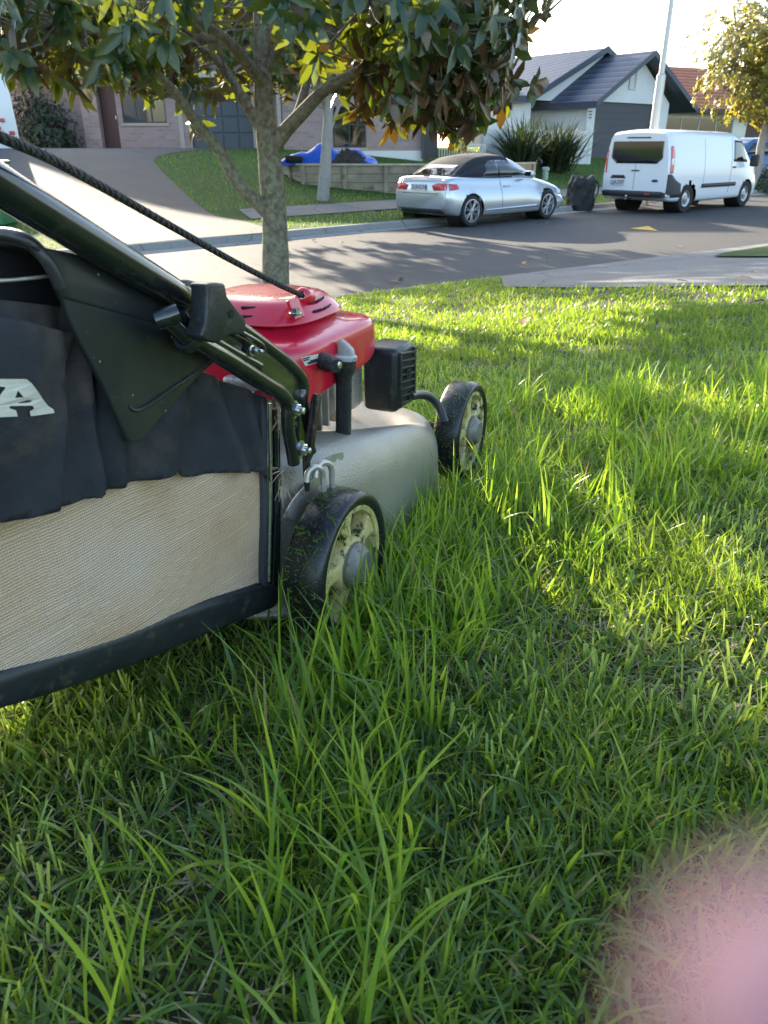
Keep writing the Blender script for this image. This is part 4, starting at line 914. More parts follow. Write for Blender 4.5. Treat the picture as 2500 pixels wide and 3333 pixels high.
def proj(p):
    d = p-CAM; zc = d.y*math.cos(PITCH)-d.z*math.sin(PITCH); yc = d.y*math.sin(PITCH)+d.z*math.cos(PITCH)
    return 1250+2500*d.x/zc, 1666-2500*yc/zc
while len(cs) < 1150 and tries < 200000:
    tries += 1
    v = Vector((random.gauss(0, 1), random.gauss(0, 1), random.gauss(0, 1))).normalized(); q_ = random.random()**.33
    if q_ < .55: continue
    p = C0+Vector((v.x*2.75*q_, v.y*2.3*q_, v.z*1.95*q_)); x, y = proj(p)
    if p.z < 1.75 or p.y < 4.9: continue
    lim = B(x)+random.uniform(-60, 0)
    if y > lim: continue
    if 540 < x < 1150 and y > 10 and random.random() < (.94 if p.y > 5.6 else .6): continue
    if noise.noise(p*1.3+Vector((3, 1, 7))) < -.22: continue
    if y < -70 and (noise.noise(p*.85+Vector((5, 2, 1))) < .12 or random.random() < .5): continue
    cs.append(p); ups.append(v*.8+Vector((0, 0, .55)))
# low clusters seen in the photo: hanging brown skirts on the right, glowing tufts on the left
for (x, y, Y, n_) in ((330, 290, 6.9, 3), (440, 270, 7.0, 4), (500, 290, 7.2, 4), (580, 280, 7.1, 3), (640, 320, 7.3, 4), (560, 190, 7.4, 4), (1230, 360, 7.3, 4), (1300, 395, 7.3, 4), (1400, 400, 7.4, 6), (1480, 425, 7.5, 5), (1560, 375, 7.4, 5), (1140, 300, 7.2, 3), (1190, 320, 7.0, 3), (1620, 330, 7.2, 3), (240, 245, 6.2, 6), (120, 225, 5.9, 6), (40, 195, 5.8, 6), (610, 410, 7.1, 1), (1000, 190, 7.5, 2), (660, 380, 7.0, 2), (1640, 280, 7, 5), (1600, 200, 7, 6), (1660, 90, 7, 3), (1750, 40, 7, 3), (1560, 270, 6.9, 6), (1480, 290, 6.9, 7), (1400, 270, 6.9, 7), (1300, 290, 7, 6), (1350, 350, 7.1, 5)):
    for k in range(n_):
        p = at(x+random.gauss(0, 32), y+random.gauss(0, 26)-25, Y+random.gauss(0, .15)); cs.append(p); ups.append(Vector((random.gauss(0, .5), random.gauss(0, .5)-.2, random.uniform(-.3, .8))))
for k in range(7): cs.append(Vector((-3.25+random.gauss(0, .10), 6.9+random.gauss(0, .2), 3.9+random.gauss(0, .10)))); ups.append(Vector((random.gauss(0, .4), random.gauss(0, .4), 1)))  # extra out-of-view rosettes, added to shade the fingertip at the lens
bp = [p for b_ in br for p in b_[2:]]
for c in cs:     # twigs join each rosette to the nearest limb
    j = min(range(len(bp)), key=lambda k: (bp[k]-c).length_squared); q_ = bp[j]
    if (q_-c).length < 2.4:
        m_ = (q_+c)/2+Vector((random.gauss(0, .05), random.gauss(0, .05), random.uniform(-.12, .02))); tube(bm, [q_, m_, c], [.011, .008, .004], 4, False)
mesh_obj('trunk', bm, M['bark'], mg, smooth=True, uv=False, angle=180)
V, Fc, va = rosettes(cs, ups, 7, .195, .074, 1.2)
bias = np.array([(.62 if (proj(c)[0] > 1100 and proj(c)[1] > B(proj(c)[0])-150) else .08) for c in cs]); sel = RS.rand(len(cs)*7) < np.repeat(bias, 7)*.75; va = np.where(np.repeat(sel, 12), .97, va*.85)
np_obj('crown', V, Fc, M['leaf'], mg, attrs={'var': va})
def simple_tree(name, label, trunk_pts, r0, r1, C, rad, nros, mat, bark, Lg, Wd, per=7, minq=.3, squash=1, flt=None, group=None):
    b0 = trunk_pts[0]; t = thing(name, label, 'tree', tuple(b0), group=group); bm = BM(); sp = limb(bm, trunk_pts, r0, r1, 12)
    cs, ups = [], []; C = Vector(C)
    while len(cs) < nros:
        v = Vector((random.gauss(0, 1), random.gauss(0, 1), random.gauss(0, 1))).normalized(); q_ = random.random()**.4
        if q_ < minq: continue
        p = C+Vector((v.x*rad[0], v.y*rad[1], v.z*rad[2]))*q_*(1+.25*noise.noise(v*2.2+C))
        if noise.noise(p*1.1) < -.25 or (flt and not flt(p)): continue
        cs.append(p); ups.append(v*.7+Vector((0, 0, .5)))
    top = trunk_pts[-1]; lims = []
    for k in range(9):
        a = 2*PI*k/9; e_ = C+Vector((math.cos(a)*rad[0]*.7, math.sin(a)*rad[1]*.7, random.uniform(-.2, .5)*rad[2])); st = sp[int(len(sp)*(.45+.05*k))-1]
        lims += limb(bm, [st, (st+e_)/2+Vector((0, 0, -.1)), e_], r1*.8, .015, 6)
    for c in cs[::2]:
        q_ = min(lims, key=lambda k: (k-c).length_squared); tube(bm, [q_, c], [.015, .005], 3, False)
    mesh_obj('trunk', bm, bark, t, smooth=True, uv=False, angle=180)
    V, Fc, va = rosettes(cs, ups, per, Lg, Wd); np_obj('crown', V, Fc, mat, t, attrs={'var': va}); return t
b = ground_px(1050, 652); b.z -= .05; Y_ = b.y; tt = lambda x, y: at(x, y, Y_)
simple_tree('street_tree', 'pale trunked street tree on the far lawn in front of the retaining wall', [b, tt(1058, 560), tt(1064, 450), tt(1070, 340), tt(1075, 200), tt(1078, 40)], .16, .07, (b.x-1.3, b.y+.4, 4.35), (3.7, 3.0, 1.75), 1500, M['leaf2'], M['bark_pale'], .22, .09)
b = ground_px(2440, 655); b.z -= .05; Y_ = b.y+0.5; b.y = Y_
simple_tree('golden_tree', 'tree with golden yellow backlit leaves at the right edge above the van', [b, tt(2462, 560), tt(2480, 460), tt(2500, 380), tt(2510, 250), tt(2520, 120)], .15, .07, (at(2560, 185, Y_).x, Y_, at(2560, 185, Y_).z), (2.75, 2.5, 1.95), 1900, M['leaf_gold'], M['bark_pale'], .15, .08, 8)
# shrubs
def bush(name, label, c, rad, n, mat, Lg, Wd):
    t = thing(name, label, 'shrub', tuple(c)); cs, ups = [], []; bm = BM()
    for k in range(n):
        v = Vector((random.gauss(0, 1), random.gauss(0, 1), abs(random.gauss(0, 1)))).normalized(); q_ = random.uniform(.55, 1.0)*(1+.3*noise.noise(v*2.5))
        p = Vector(c)+Vector((v.x*rad[0], v.y*rad[1], v.z*rad[2]))*q_; cs.append(p); ups.append(v)
        if k % 4 == 0: tube(bm, [Vector(c), p], [.02, .005], 3, False)
    mesh_obj('stems', bm, M['bark_dark'], t, uv=False); V, Fc, va = rosettes(cs, ups, 6, Lg, Wd); np_obj('foliage', V, Fc, mat, t, attrs={'var': va})
c = Vector((at(150, 470, 31.3).x, 31.2, zb)); bush('dark_shrub', 'dark round shrub against the brick wall of the house', c, (1.35, .7, 2.45), 700, M['leaf_bush'], .12, .05)
def flax(name, label, c, hgt, n, spread):
    t = thing(name, label, 'plant', tuple(c)); P = np.tile(np.array(c), (n, 1))+RS.normal(0, .22, (n, 3))*np.array([1, 1, 0]); V, Fs, va = strip_blades(P, hgt*RS.uniform(.6, 1.1, n), RS.uniform(.05, .08, n), RS.uniform(0, 2*PI, n), RS.uniform(.1, spread, n), RS.uniform(.3, 1.3, n), 7)
    np_obj('leaves', V, Fs, M['flax'], t, attrs={'var': va[0]})
def strip_blades(P, Hh, Wd, az, lean, bend, nseg, twist=.3, shape='blade'):
    """curved strips: P base, Hh length, az lean azimuth, lean start angle from vertical, bend extra angle along the length"""
    n = len(P); th = lean.copy(); d_az = np.stack([np.cos(az), np.sin(az), 0*az], 1); pos = P.copy(); V = []; side_a = az+PI/2+RS.uniform(-twist, twist, n)
    side = np.stack([np.cos(side_a), np.sin(side_a), 0*az], 1); seg = Hh/nseg
    for k in range(nseg+1):
        t = k/nseg
        w_ = Wd*(np.full(n, 1.0 if t < .5 else max(.06, 1-((t-.5)/.5)**1.6)) if shape == 'blade' else np.full(n, .9 if t < .95 else .8))*(.7+.3*min(1, t*4))
        V.append(pos-side*(w_*.5)[:, None]); V.append(pos+side*(w_*.5)[:, None])
        d = d_az*np.sin(th)[:, None]+np.array([0, 0, 1])*np.cos(th)[:, None]; pos = pos+d*seg[:, None]; th = th+bend/nseg
    V = np.stack(V, 1).reshape(-1, 3); m_ = 2*(nseg+1); b = np.arange(n)*m_; F_ = np.concatenate([np.stack([b+2*k, b+2*k+1, b+2*k+3, b+2*k+2], 1) for k in range(nseg)])
    return V, F_, (np.repeat(RS.rand(n)*.9, m_), np.tile(np.repeat(np.linspace(0, 1, nseg+1), 2), n))
p = ground_px(1690, 505); flax('flax_plant', 'spiky green flax clump left of its darker neighbour by the white house', Vector((at(1700, 500, 31).x, 31, H(4, 31)-.05)), 2.0, 300, .85)
flax('flax_plant', 'darker spiky flax clump in front of the white garden fence', Vector((at(1815, 500, 32).x, 32, H(6, 32)-.05)), 2.1, 360, .85)
c = ground_px(2470, 560); bush('green_shrub', 'low green shrub behind the golden tree trunk', Vector((at(2520, 540, 30).x, 30, H(at(2520, 540, 30).x, 30))), (1.2, .8, 1.0), 200, M['leaf_bush'], .12, .05)
# ------------------------------------------------------------------ near lawn grass
def in_poly(x, y, poly):
    ins = np.zeros(len(x), bool); n = len(poly)
    for i in range(n):
        x1, y1 = poly[i]; x2, y2 = poly[(i+1) % n]; c = ((y1 > y) != (y2 > y)) & (x < (x2-x1)*(y-y1)/(y2-y1+1e-12)+x1); ins ^= c
    return ins
def scatter(n, d0, d1, half=44):
    a = np.radians(RS.uniform(-half, half, n)); d = np.sqrt(RS.uniform(d0*d0, d1*d1, n)); x = d*np.sin(a); y = d*np.cos(a)
    s = (x-N0[0])*nN[0]+(y-N0[1])*nN[1]; k = (s > .17) & ~in_poly(x, y, near_cross); return x[k], y[k]
def vnoise(x, y, sc, seed=0):
    return np.array([noise.noise(Vector((a*sc+seed, b*sc, seed))) for a, b in zip(x, y)])
strip = gp([(1200, 1600), (1420, 1380), (1700, 1330), (2050, 1280), (2700, 1230), (2800, 1400), (2350, 1620), (2030, 1800), (1700, 2030), (1480, 2250), (1420, 2700), (1350, 3200), (1300, 3600), (250, 3600), (500, 2900), (640, 2450), (700, 2260), (870, 2090), (1040, 2040), (1140, 1940), (1190, 1800)])
allV, allF, allA = [], [], []; off = 0
def add(V, F_, a, lo=0, hi=1):
    global off
    allV.append(V); allF.append(F_+off); allA.append(lo+(hi-lo)*a); off += len(V)
# (count, near, far, height, width, segments)
for n_, d0, d1, hm, wd, sg, hf in ((110000, .12, 1.3, .029, .0025, 4, 80), (100000, 1.3, 2.6, .031, .0034, 3, 60), (100000, 2.6, 5, .033, .0052, 3, 50), (150000, 5, 13, .030, .009, 2, 48), (26000, 0, 1.5, .029, .0032, 3, 0)):
    if hf: x, y = scatter(n_, d0, d1, hf)
    else: x = RS.uniform(-.9, 1.6, n_); y = RS.uniform(-.9, .2, n_); k = np.degrees(np.abs(np.arctan2(x, y))) > 79; x, y = x[k], y[k]
    n = len(x); P = np.stack([x, y, Hs(x, y)], 1)
    cl = np.array([noise.noise(Vector((a*7, b*7, 1))) for a, b in zip(x, y)]); bare = np.array([noise.noise(Vector((a*3.1, b*3.1, 23))) for a, b in zip(x, y)]); kp = (bare > -.16) | (RS.rand(n) < .4); x, y, cl, P = x[kp], y[kp], cl[kp], P[kp]; n = len(x)
    hh = hm*RS.lognormal(0, .38, n)*(1+.5*cl); V, F_, (va, _) = strip_blades(P, hh, wd*RS.uniform(.6, 1.5, n), RS.uniform(0, 2*PI, n), np.abs(RS.normal(.45, .4, n)), RS.uniform(.1, 1.5, n), sg, 1.2)
    dry = RS.rand(n) < .02*(1+3*(cl < -.35)); va = va.reshape(n, -1); va = np.clip(va*.8+.25*cl[:, None]+.05, 0, .9); va[dry] = 1.0; add(V, F_, va.ravel())
# broad mown blades lying over, bluish and flat
x, y = scatter(16000, .15, 3.2); n = len(x); P = np.stack([x, y, Hs(x, y)+.006], 1)
V, F_, (va, _) = strip_blades(P, RS.uniform(.02, .06, n), RS.uniform(.0028, .0058, n), RS.uniform(0, 2*PI, n), RS.uniform(.6, 1.35, n), RS.uniform(.1, .9, n), 5, .8); add(V, F_, va, 0, .5)
tag(np_obj('mown_grass', np.concatenate(allV), np.concatenate(allF), M['turf'], attrs={'var': np.concatenate(allA)}), 'short mown lawn grass, dark green with dry flecks', kind='stuff')
# tall unmown strip: tufts
x, y = scatter(24000, .15, 4.8); k = in_poly(x, y, strip); x, y = x[k], y[k]; dens = np.array([noise.noise(Vector((a*5, b*5, 4))) for a, b in zip(x, y)])
keep = RS.rand(len(x)) < np.clip(.42+dens*1.1, .08, 1); x, y = x[keep], y[keep]; per = 5; n = len(x)*per
fe_ = RS.uniform(-.20, .72, 230); re_ = RS.uniform(.006, .10, 230)   # uncut tufts hard against the wheels and deck side
fe_ = np.concatenate([fe_, RS.uniform(.10, .48, 90)]); re_ = np.concatenate([re_, RS.uniform(-.03, .01, 90)])
x = np.concatenate([x, O.x+FV.x*fe_+RV.x*re_]); y = np.concatenate([y, O.y+FV.y*fe_+RV.y*re_]); dens = np.concatenate([dens[keep], np.full(len(fe_), .1)]); keep = np.ones(len(x), bool); n = len(x)*per
az0 = np.repeat(RS.uniform(0, 2*PI, len(x)), per); X = np.repeat(x, per)+RS.normal(0, .014, n); Y = np.repeat(y, per)+RS.normal(0, .014, n)
P = np.stack([X, Y, Hs(X, Y)], 1); hs = np.repeat(RS.uniform(.055, .165, len(x)), per)*RS.uniform(.55, 1.15, n)*(1+.25*np.repeat(dens[keep], per))
V, F_, (va, _) = strip_blades(P, hs, RS.uniform(.0020, .0050, n)*(1+.25*np.clip(Y-1.3, 0, 3)), az0+RS.uniform(-1.6, 1.6, n), np.abs(RS.normal(.22, .22, n)), RS.uniform(.0, 1.0, n)**1.3*1.9, 7, .9)
dr = np.repeat(RS.rand(n) < .02, 16); va = va*.95; va[dr] = 1
tag(np_obj('tall_grass', V, F_, M['tall'], attrs={'var': va}), 'long unmown grass strip running past the mower wheels', kind='stuff')
# cut stubs
x, y = scatter(9000, .2, 3.2); k = ~in_poly(x, y, strip); x, y = x[k], y[k]; k = np.array([noise.noise(Vector((a*3, b*3, 9))) for a, b in zip(x, y)]) > -.15; x, y = x[k], y[k]
n = len(x)*3; X = np.repeat(x, 3)+RS.normal(0, .003, n); Y = np.repeat(y, 3)+RS.normal(0, .003, n); P = np.stack([X, Y, Hs(X, Y)+.004], 1)
V, F_, (va, _) = strip_blades(P, RS.uniform(.018, .046, n), RS.uniform(.0018, .0042, n), RS.uniform(0, 2*PI, n), np.abs(RS.normal(0, .4, n)), RS.uniform(0, .7, n), 3, .8, 'stub')
tag(np_obj('cut_stubs', V, F_, M['stub'], attrs={'var': va}), 'pale cut grass stubs standing in the mown lawn', kind='stuff')
x, y = scatter(26000, .15, 3.5); n = len(x); P = np.stack([x, y, Hs(x, y)+.007], 1)
k = np.array([noise.noise(Vector((a*3.1, b*3.1, 23))) for a, b in zip(x, y)]) < -.02; P = P[k]; n = len(P)
V, F_, (va, _) = strip_blades(P, RS.uniform(.015, .05, n), RS.uniform(.0012, .003, n), RS.uniform(0, 2*PI, n), RS.uniform(1.1, 1.55, n), RS.uniform(-.2, .3, n), 2)
tag(np_obj('dry_thatch', V, F_, M['straw'], attrs={'var': va}), 'brown dry thatch between the grass blades', kind='stuff')
# far verge tufts so the far lawns have a ragged surface
n_ = 60000; a_ = RS.uniform(-12, 26, n_); s_ = RS.uniform(.17, 16, n_)**1.0; x = F0[0]+dF[0]*a_+nF[0]*s_; y = F0[1]+dF[1]*a_+nF[1]*s_
k = ~in_poly(x, y, dv) & ~((s_ > 1.95) & (s_ < 3.35) & (a_ > 1)) & ~((s_ > 1.5) & (s_ < 2.6) & (a_ < -4.5)); x, y = x[k], y[k]; n = len(x)
V, F_, (va, _) = strip_blades(np.stack([x, y, Hs(x, y)], 1), RS.uniform(.03, .08, n), RS.uniform(.012, .03, n), RS.uniform(0, 2*PI, n), RS.uniform(.1, .9, n), RS.uniform(0, .8, n), 1)
tag(np_obj('verge_grass', V, F_, M['turf'], attrs={'var': va}), 'short grass on the far verge and front lawns', kind='stuff')
# fallen leaves
def fallen(px, py, label, mt, s_=.07):
    p = ground_px(px, py); p.z += .03; V, Fc, va = leaf_mesh(np.array([p]), np.array([[.8, .3, .45]]), np.array([[-.3, .1, .9]]), np.array([s_]), np.array([s_*.5]), np.array([.99])); tag(np_obj('fallen_leaf', V, Fc, mt, attrs={'var': va}), label, 'leaf')
fallen(1284, 1062, 'rust coloured fallen leaf on the bright strip of lawn', M['straw'], .1)
# ------------------------------------------------------------------ the lawn mower
gz = H(O.x, O.y)
mw = thing('lawn_mower', 'red and black petrol lawn mower with grey metal deck and fabric catcher', 'lawn mower', (O.x, O.y, gz))
def WP(pts, r): return [W(x, y, r) for x, y in pts]
def traced(name, pts, r, depth, mat, parent=None, bev=.002, seg=2, smooth=True):
    bm = BM(); prism(bm, WP(pts, r), -RV*depth, bev, seg); return mesh_obj(name, bm, mat, parent or mw, smooth=smooth, angle=35)
def rod(name, pts, rad, mat, parent=None, k=5, n=12):
    bm = BM(); sp = smooth_path(pts, k)
    if isinstance(rad, (list, tuple)): rad = list(np.interp(np.linspace(0, 1, len(sp)), np.linspace(0, 1, len(rad)), rad))
    tube(bm, sp, rad, n); return mesh_obj(name, bm, mat, parent or mw, smooth=True, angle=60)
# wheels
WR = .105
def mower_wheel(c, wid=.058):
    c = Vector(c); bm = BM()
    lathe(bm, [(WR-.020, -.004), (WR-.014, .0), (WR-.008, .001), (WR-.003, -.002), (WR, -.008), (WR, -wid+.008), (WR-.004, -wid+.002), (WR-.012, -wid), (WR-.02, -wid+.004)], c, RV, 72, Zv)
    t = mesh_obj('wheel', bm, M['rubber'], mw, smooth=True, angle=50)
    bm = BM(); lathe(bm, [(WR-.019, -wid), (WR-.019, -.004), (WR-.021, -.003), (WR-.027, -.005), (WR-.030, -.030)], c, RV, 72, Zv)
    rm = mesh_obj('rim', bm, M['cream'], t, smooth=True, angle=40)
    bm = BM(); lathe(bm, [(WR-.0295, -.030), (.03, -.036), (.0, -.036)], c, RV, 48, Zv); mesh_obj('rim_web', bm, M['shaded_grime'], rm, smooth=True)
    bm = BM(); n = 5
    for k in range(n):   # flared spokes joining hub to rim ring
        a = 2*PI*k/n+R(100); u_ = Zv*math.sin(a)+FV*math.cos(a); v_ = Zv*math.cos(a)-FV*math.sin(a)
        pr = [(.028, -.016), (.045, -.0105), (.058, -.0105), (.078, -.022), (.078, .022), (.058, .0105), (.045, .0105), (.028, .016)]
        prism(bm, [c+u_*x+v_*y-RV*.007 for x, y in pr], -RV*.026, .0035, 3)
    lathe(bm, [(.040, -.03), (.040, -.010), (.036, -.005), (0, -.005)], c, RV, 40)
    mesh_obj('spokes', bm, M['cream'], rm, smooth=True, angle=40)
    bm = BM(); r_ = lathe(bm, [(.033, -.01), (.0335, .000), (.032, .003), (.0230, .0135), (.0218, .0145), (.0, .0142)], c, RV, 12 if False else 40); mesh_obj('hub_cap', bm, M['hub'], rm, smooth=True, angle=25)
    # clippings stuck on the tyre
    P_, n2 = [], 620; az_, ln, tl = [], [], []; V = []; F_ = []
    for k in range(n2):
        a = random.uniform(-.4, PI+.4) if random.random() < .8 else random.uniform(0, 2*PI); h_ = random.uniform(-wid+.004, -.004); nrm = Zv*math.sin(a)-FV*math.cos(a); tg = Zv*math.cos(a)+FV*math.sin(a)
        if random.random() < .22: p = c+nrm*random.uniform(WR-.04, WR-.012)+RV*.0015*0+RV*(-.003); nn = RV; t1, t2 = nrm, tg
        else: p = c+nrm*(WR+.0006)+RV*h_; nn = nrm; t1, t2 = tg, RV
        b_ = random.uniform(0, PI); d_ = t1*math.cos(b_)+t2*math.sin(b_); s_ = nn.cross(d_); l_ = random.choice([.002, .003, .004, .006, .009, .016]); w_ = random.uniform(.0004, .0010); i0 = len(V)
        for q_ in (-1, 0, 1): 
            cc = p+d_*l_*.5*q_+nn*(.0006+(random.random()*.001 if q_ else 0)); ww_ = w_*(1 if q_ == 0 else .4)
            V += [cc-s_*ww_, cc+s_*ww_]
        F_ += [(i0, i0+1, i0+3, i0+2), (i0+2, i0+3, i0+5, i0+4)]
    o = np_obj('grass_clippings', np.array(V), np.array(F_), M['turf'], t, attrs={'var': RS.rand(len(V))*.9}); o['kind'] = 'stuff'
    return t
rc = O.copy(); mower_wheel(rc)
fc = W(1540, 1404, -.046); mower_wheel(fc)
lc = rc-RV*.50; mower_wheel(lc+RV*.0); lf = fc-RV*.42; mower_wheel(lf)
bm = BM(); tube(bm, [rc-RV*.04, lc], .008, 10); tube(bm, [fc-RV*.04, lf], .008, 10); mesh_obj('axle', bm, M['steel'], mw)
# deck: plan outline lofted up to a rounded shoulder
gzf = gz
def outline(n=96):
    pts = []; f0, f1, r0, r1 = -.065, .612, -.50, -.050
    cf, cr = (f0+f1)/2, (r0+r1)/2; af, ar = (f1-f0)/2, (r1-r0)/2
    for k in range(n):
        t = 2*PI*k/n; e = 2/4.0; c, s_ = math.cos(t), math.sin(t)
        pts.append((cf+af*math.copysign(abs(c)**e, c), cr+ar*math.copysign(abs(s_)**e, s_)))
    return pts
def deck_top(f): return float(np.interp(f, [-.13, .05, .2, .35, .45, .52], [1.118, 1.108, 1.090, 1.064, 1.042, 1.022]))
bm = BM(); OL = outline(); cen = (.18, -.27)
prof = [(-.006, 'b', -.004), (-.008, 'b', 0.0), (-.006, 'b', .006), (-.001, 'b', .010), (0, 'b', .02), (0.002, 't', -.085), (.005, 't', -.062), (.012, 't', -.042), (.022, 't', -.024), (.036, 't', -.010), (.055, 't', -.002), (.075, 't', .0), (.10, 't', -.003), (.13, 't', -.008), (.2, 't', 0.0)]
rings = []
for ins, ref, dz in prof:
    ring = []
    for f_, r_ in OL:
        dx, dy = cen[0]-f_, cen[1]-r_; d_ = math.hypot(dx, dy); f2, r2 = f_+dx/d_*ins, r_+dy/d_*ins
        zb_ = .880-.06*(f_) ; z = (zb_+dz) if ref == 'b' else deck_top(f_)+dz
        ring.append(bm.verts.new(L(f2, r2, z)))
    rings.append(ring)
n = len(OL)
for a, b in zip(rings, rings[1:]):
    for k in range(n): bm.faces.new((a[k], a[(k+1) % n], b[(k+1) % n], b[k]))
bm.faces.new(rings[-1]); bmesh.ops.recalc_face_normals(bm, faces=bm.faces)
deck = mesh_obj('deck', bm, M['deck'], mw, smooth=True, angle=60)
md = deck.modifiers.new('s', 'SUBSURF'); md.levels = 1; md.render_levels = 2
# front axle bracket hose
rod('hose', [W(1335, 1290, -.10), W(1365, 1284, -.10), W(1400, 1292, -.09), W(1430, 1325, -.075), W(1447, 1375, -.06)], .0085, M['blackplastic'])
# engine block with fins
bm = BM(); box(bm, L(.22, -.27, 1.135), (.20, .16, .13), MR, .01)
mesh_obj('engine_block', bm, M['alu'], mw, smooth=True)
eb = bpy.data.objects['engine_block']
bm = BM()
for k in range(6): box(bm, L(.118, -.20-.022*k, 1.125), (.016, .006, .125), MR, .002)
for k in range(7): box(bm, L(.135+.026*k, -.186, 1.13), (.006, .016, .125), MR, .002)
box(bm, L(.10, -.225, 1.185), (.05, .06, .018), MR, .006); lathe(bm, [(0, .02), (.016, .018), (.018, 0), (.022, -.03)], L(.10, -.225, 1.19), Zv, 20)
mesh_obj('cooling_fins', bm, M['alu'], eb, smooth=True)
# red shroud (lofted superellipse)
def sloft(name, rows, mat, parent=mw, n=64, sub=1, closed=True):
    """rows: (f centre, r centre, af, ar, exponent, z)"""
    bm = BM(); rr = []
    for cf, cr, af, ar, e, z in rows:
        rr.append([bm.verts.new(L(cf+af*math.copysign(abs(math.cos(2*PI*k/n))**(2/e), math.cos(2*PI*k/n)), cr+ar*math.copysign(abs(math.sin(2*PI*k/n))**(2/e), math.sin(2*PI*k/n)), z(2*PI*k/n) if callable(z) else z)) for k in range(n)])
    for a, b in zip(rr, rr[1:]):
        for k in range(n): bm.faces.new((a[k], a[(k+1) % n], b[(k+1) % n], b[k]))
    if closed: bm.faces.new(rr[-1])
    bmesh.ops.recalc_face_normals(bm, faces=bm.faces)
    o = mesh_obj(name, bm, mat, parent, smooth=True, angle=50)
    if sub: md = o.modifiers.new('s', 'SUBSURF'); md.levels = 1; md.render_levels = sub
    return o
cf, cr = .240, -.268
zl = lambda t: 1.174+.012*math.sin(2*t+.6)+.012*math.cos(t)
shr = sloft('engine_shroud', [(cf, cr, .149, .137, 6, lambda t: zl(t)-.001), (cf, cr, .152, .140, 6, lambda t: zl(t)), (cf, cr, .152, .140, 6, lambda t: zl(t)+.006), (cf, cr, .151, .139, 6, 1.224), (cf, cr, .149, .137, 6, 1.234), (cf, cr, .143, .131, 5.5, 1.240), (cf, cr, .130, .119, 4, 1.244), (cf-.005, cr, .115, .106, 2.6, 1.248), (cf-.01, cr, .106, .099, 2.4, 1.256), (cf-.01, cr, .098, .094, 2.2, 1.2575)], M['red'])
bm = BM(); lathe(bm, [(.088, .0), (.088, .010), (0, .010)], L(cf-.01, cr, 1.2525), Zv, 40); mesh_obj('fan_gap', bm, M['black'], shr, smooth=False)
cf -= .01
rec = sloft('recoil_cover', [(cf, cr, .106, .106, 3.6, 1.2600), (cf, cr, .108, .108, 3.6, 1.2615), (cf, cr, .106, .106, 3.6, 1.266), (cf, cr, .096, .096, 3.4, 1.278), (cf, cr, .084, .084, 3.2, 1.289), (cf, cr, .076, .076, 3, 1.2925), (cf, cr, .05, .05, 2, 1.294)], M['red'], sub=1)
slots = []
for k in range(22):     # vent slots set into the sloping band
    a = 2*PI*k/22
    if k % 4 == 3: continue
    bm = BM()
    for zz, rr_ in ((1.2725, .1035), (1.2835, .0925)):
        c = L(cf+math.cos(a)*rr_, cr+math.sin(a)*rr_, zz); rt = MR @ Matrix.Rotation(-a, 3, 'Z') @ Matrix.Rotation(R(-42), 3, 'Y')
        box(bm, c, (.0040, .023, .0036), rt, .001)
    mesh_obj('vent_slot', bm, M['black'], rec)
# bracket with bolt and rope guide
gp_ = W(985, 962, -.185)
bm = BM(); box(bm, W(962, 1005, -.175), (.030, .006, .030), MR @ Matrix.Rotation(R(-20), 3, 'X'), .002); mesh_obj('bracket', bm, M['red'], rec)
bm = BM(); lathe(bm, [(.0, .006), (.007, .006), (.0075, .0), (.011, -.001), (.011, -.004)], W(962, 1015, -.168), Zv, 6); mesh_obj('bolt', bm, M['chrome'], rec)
rdir = (W(-60, 415, -.04)-gp_).normalized()
bm = BM(); lathe(bm, [(.006, .010), (.010, .009), (.013, .004), (.0135, -.002), (.016, -.012), (.006, -.004)], gp_-rdir*.004, rdir, 28); mesh_obj('rope_guide', bm, M['red'], rec, smooth=True, angle=50)
# starter rope up to the handle
rp_ = []
for i, (x, y) in enumerate(((985, 962), (900, 922), (760, 850), (600, 760), (450, 675), (300, 590), (150, 510), (0, 445), (-200, 362), (-500, 262))):
    t_ = i/9; r_ = -.185+.145*min(1, (985-x)/985.); rp_.append(W(x, y, r_))
rod('starter_rope', rp_, .0040, M['rope'], k=8, n=10)
# fuzz fibres on the rope
bm = BM()
for i in range(120):
    q_ = random.uniform(2.2, 7.9); k = int(q_); p = rp_[k].lerp(rp_[k+1], q_-k); d_ = Vector((random.gauss(0, 1), random.gauss(0, 1), random.gauss(0, 1)+.5)).normalized(); tube(bm, [p+d_*.003, p+d_*random.uniform(.0048, .0062)], [.0004, .0002], 3, False)
fz_ = mesh_obj('rope_fuzz', bm, M['rope'], mw, uv=False); fz_['kind'] = 'stuff'
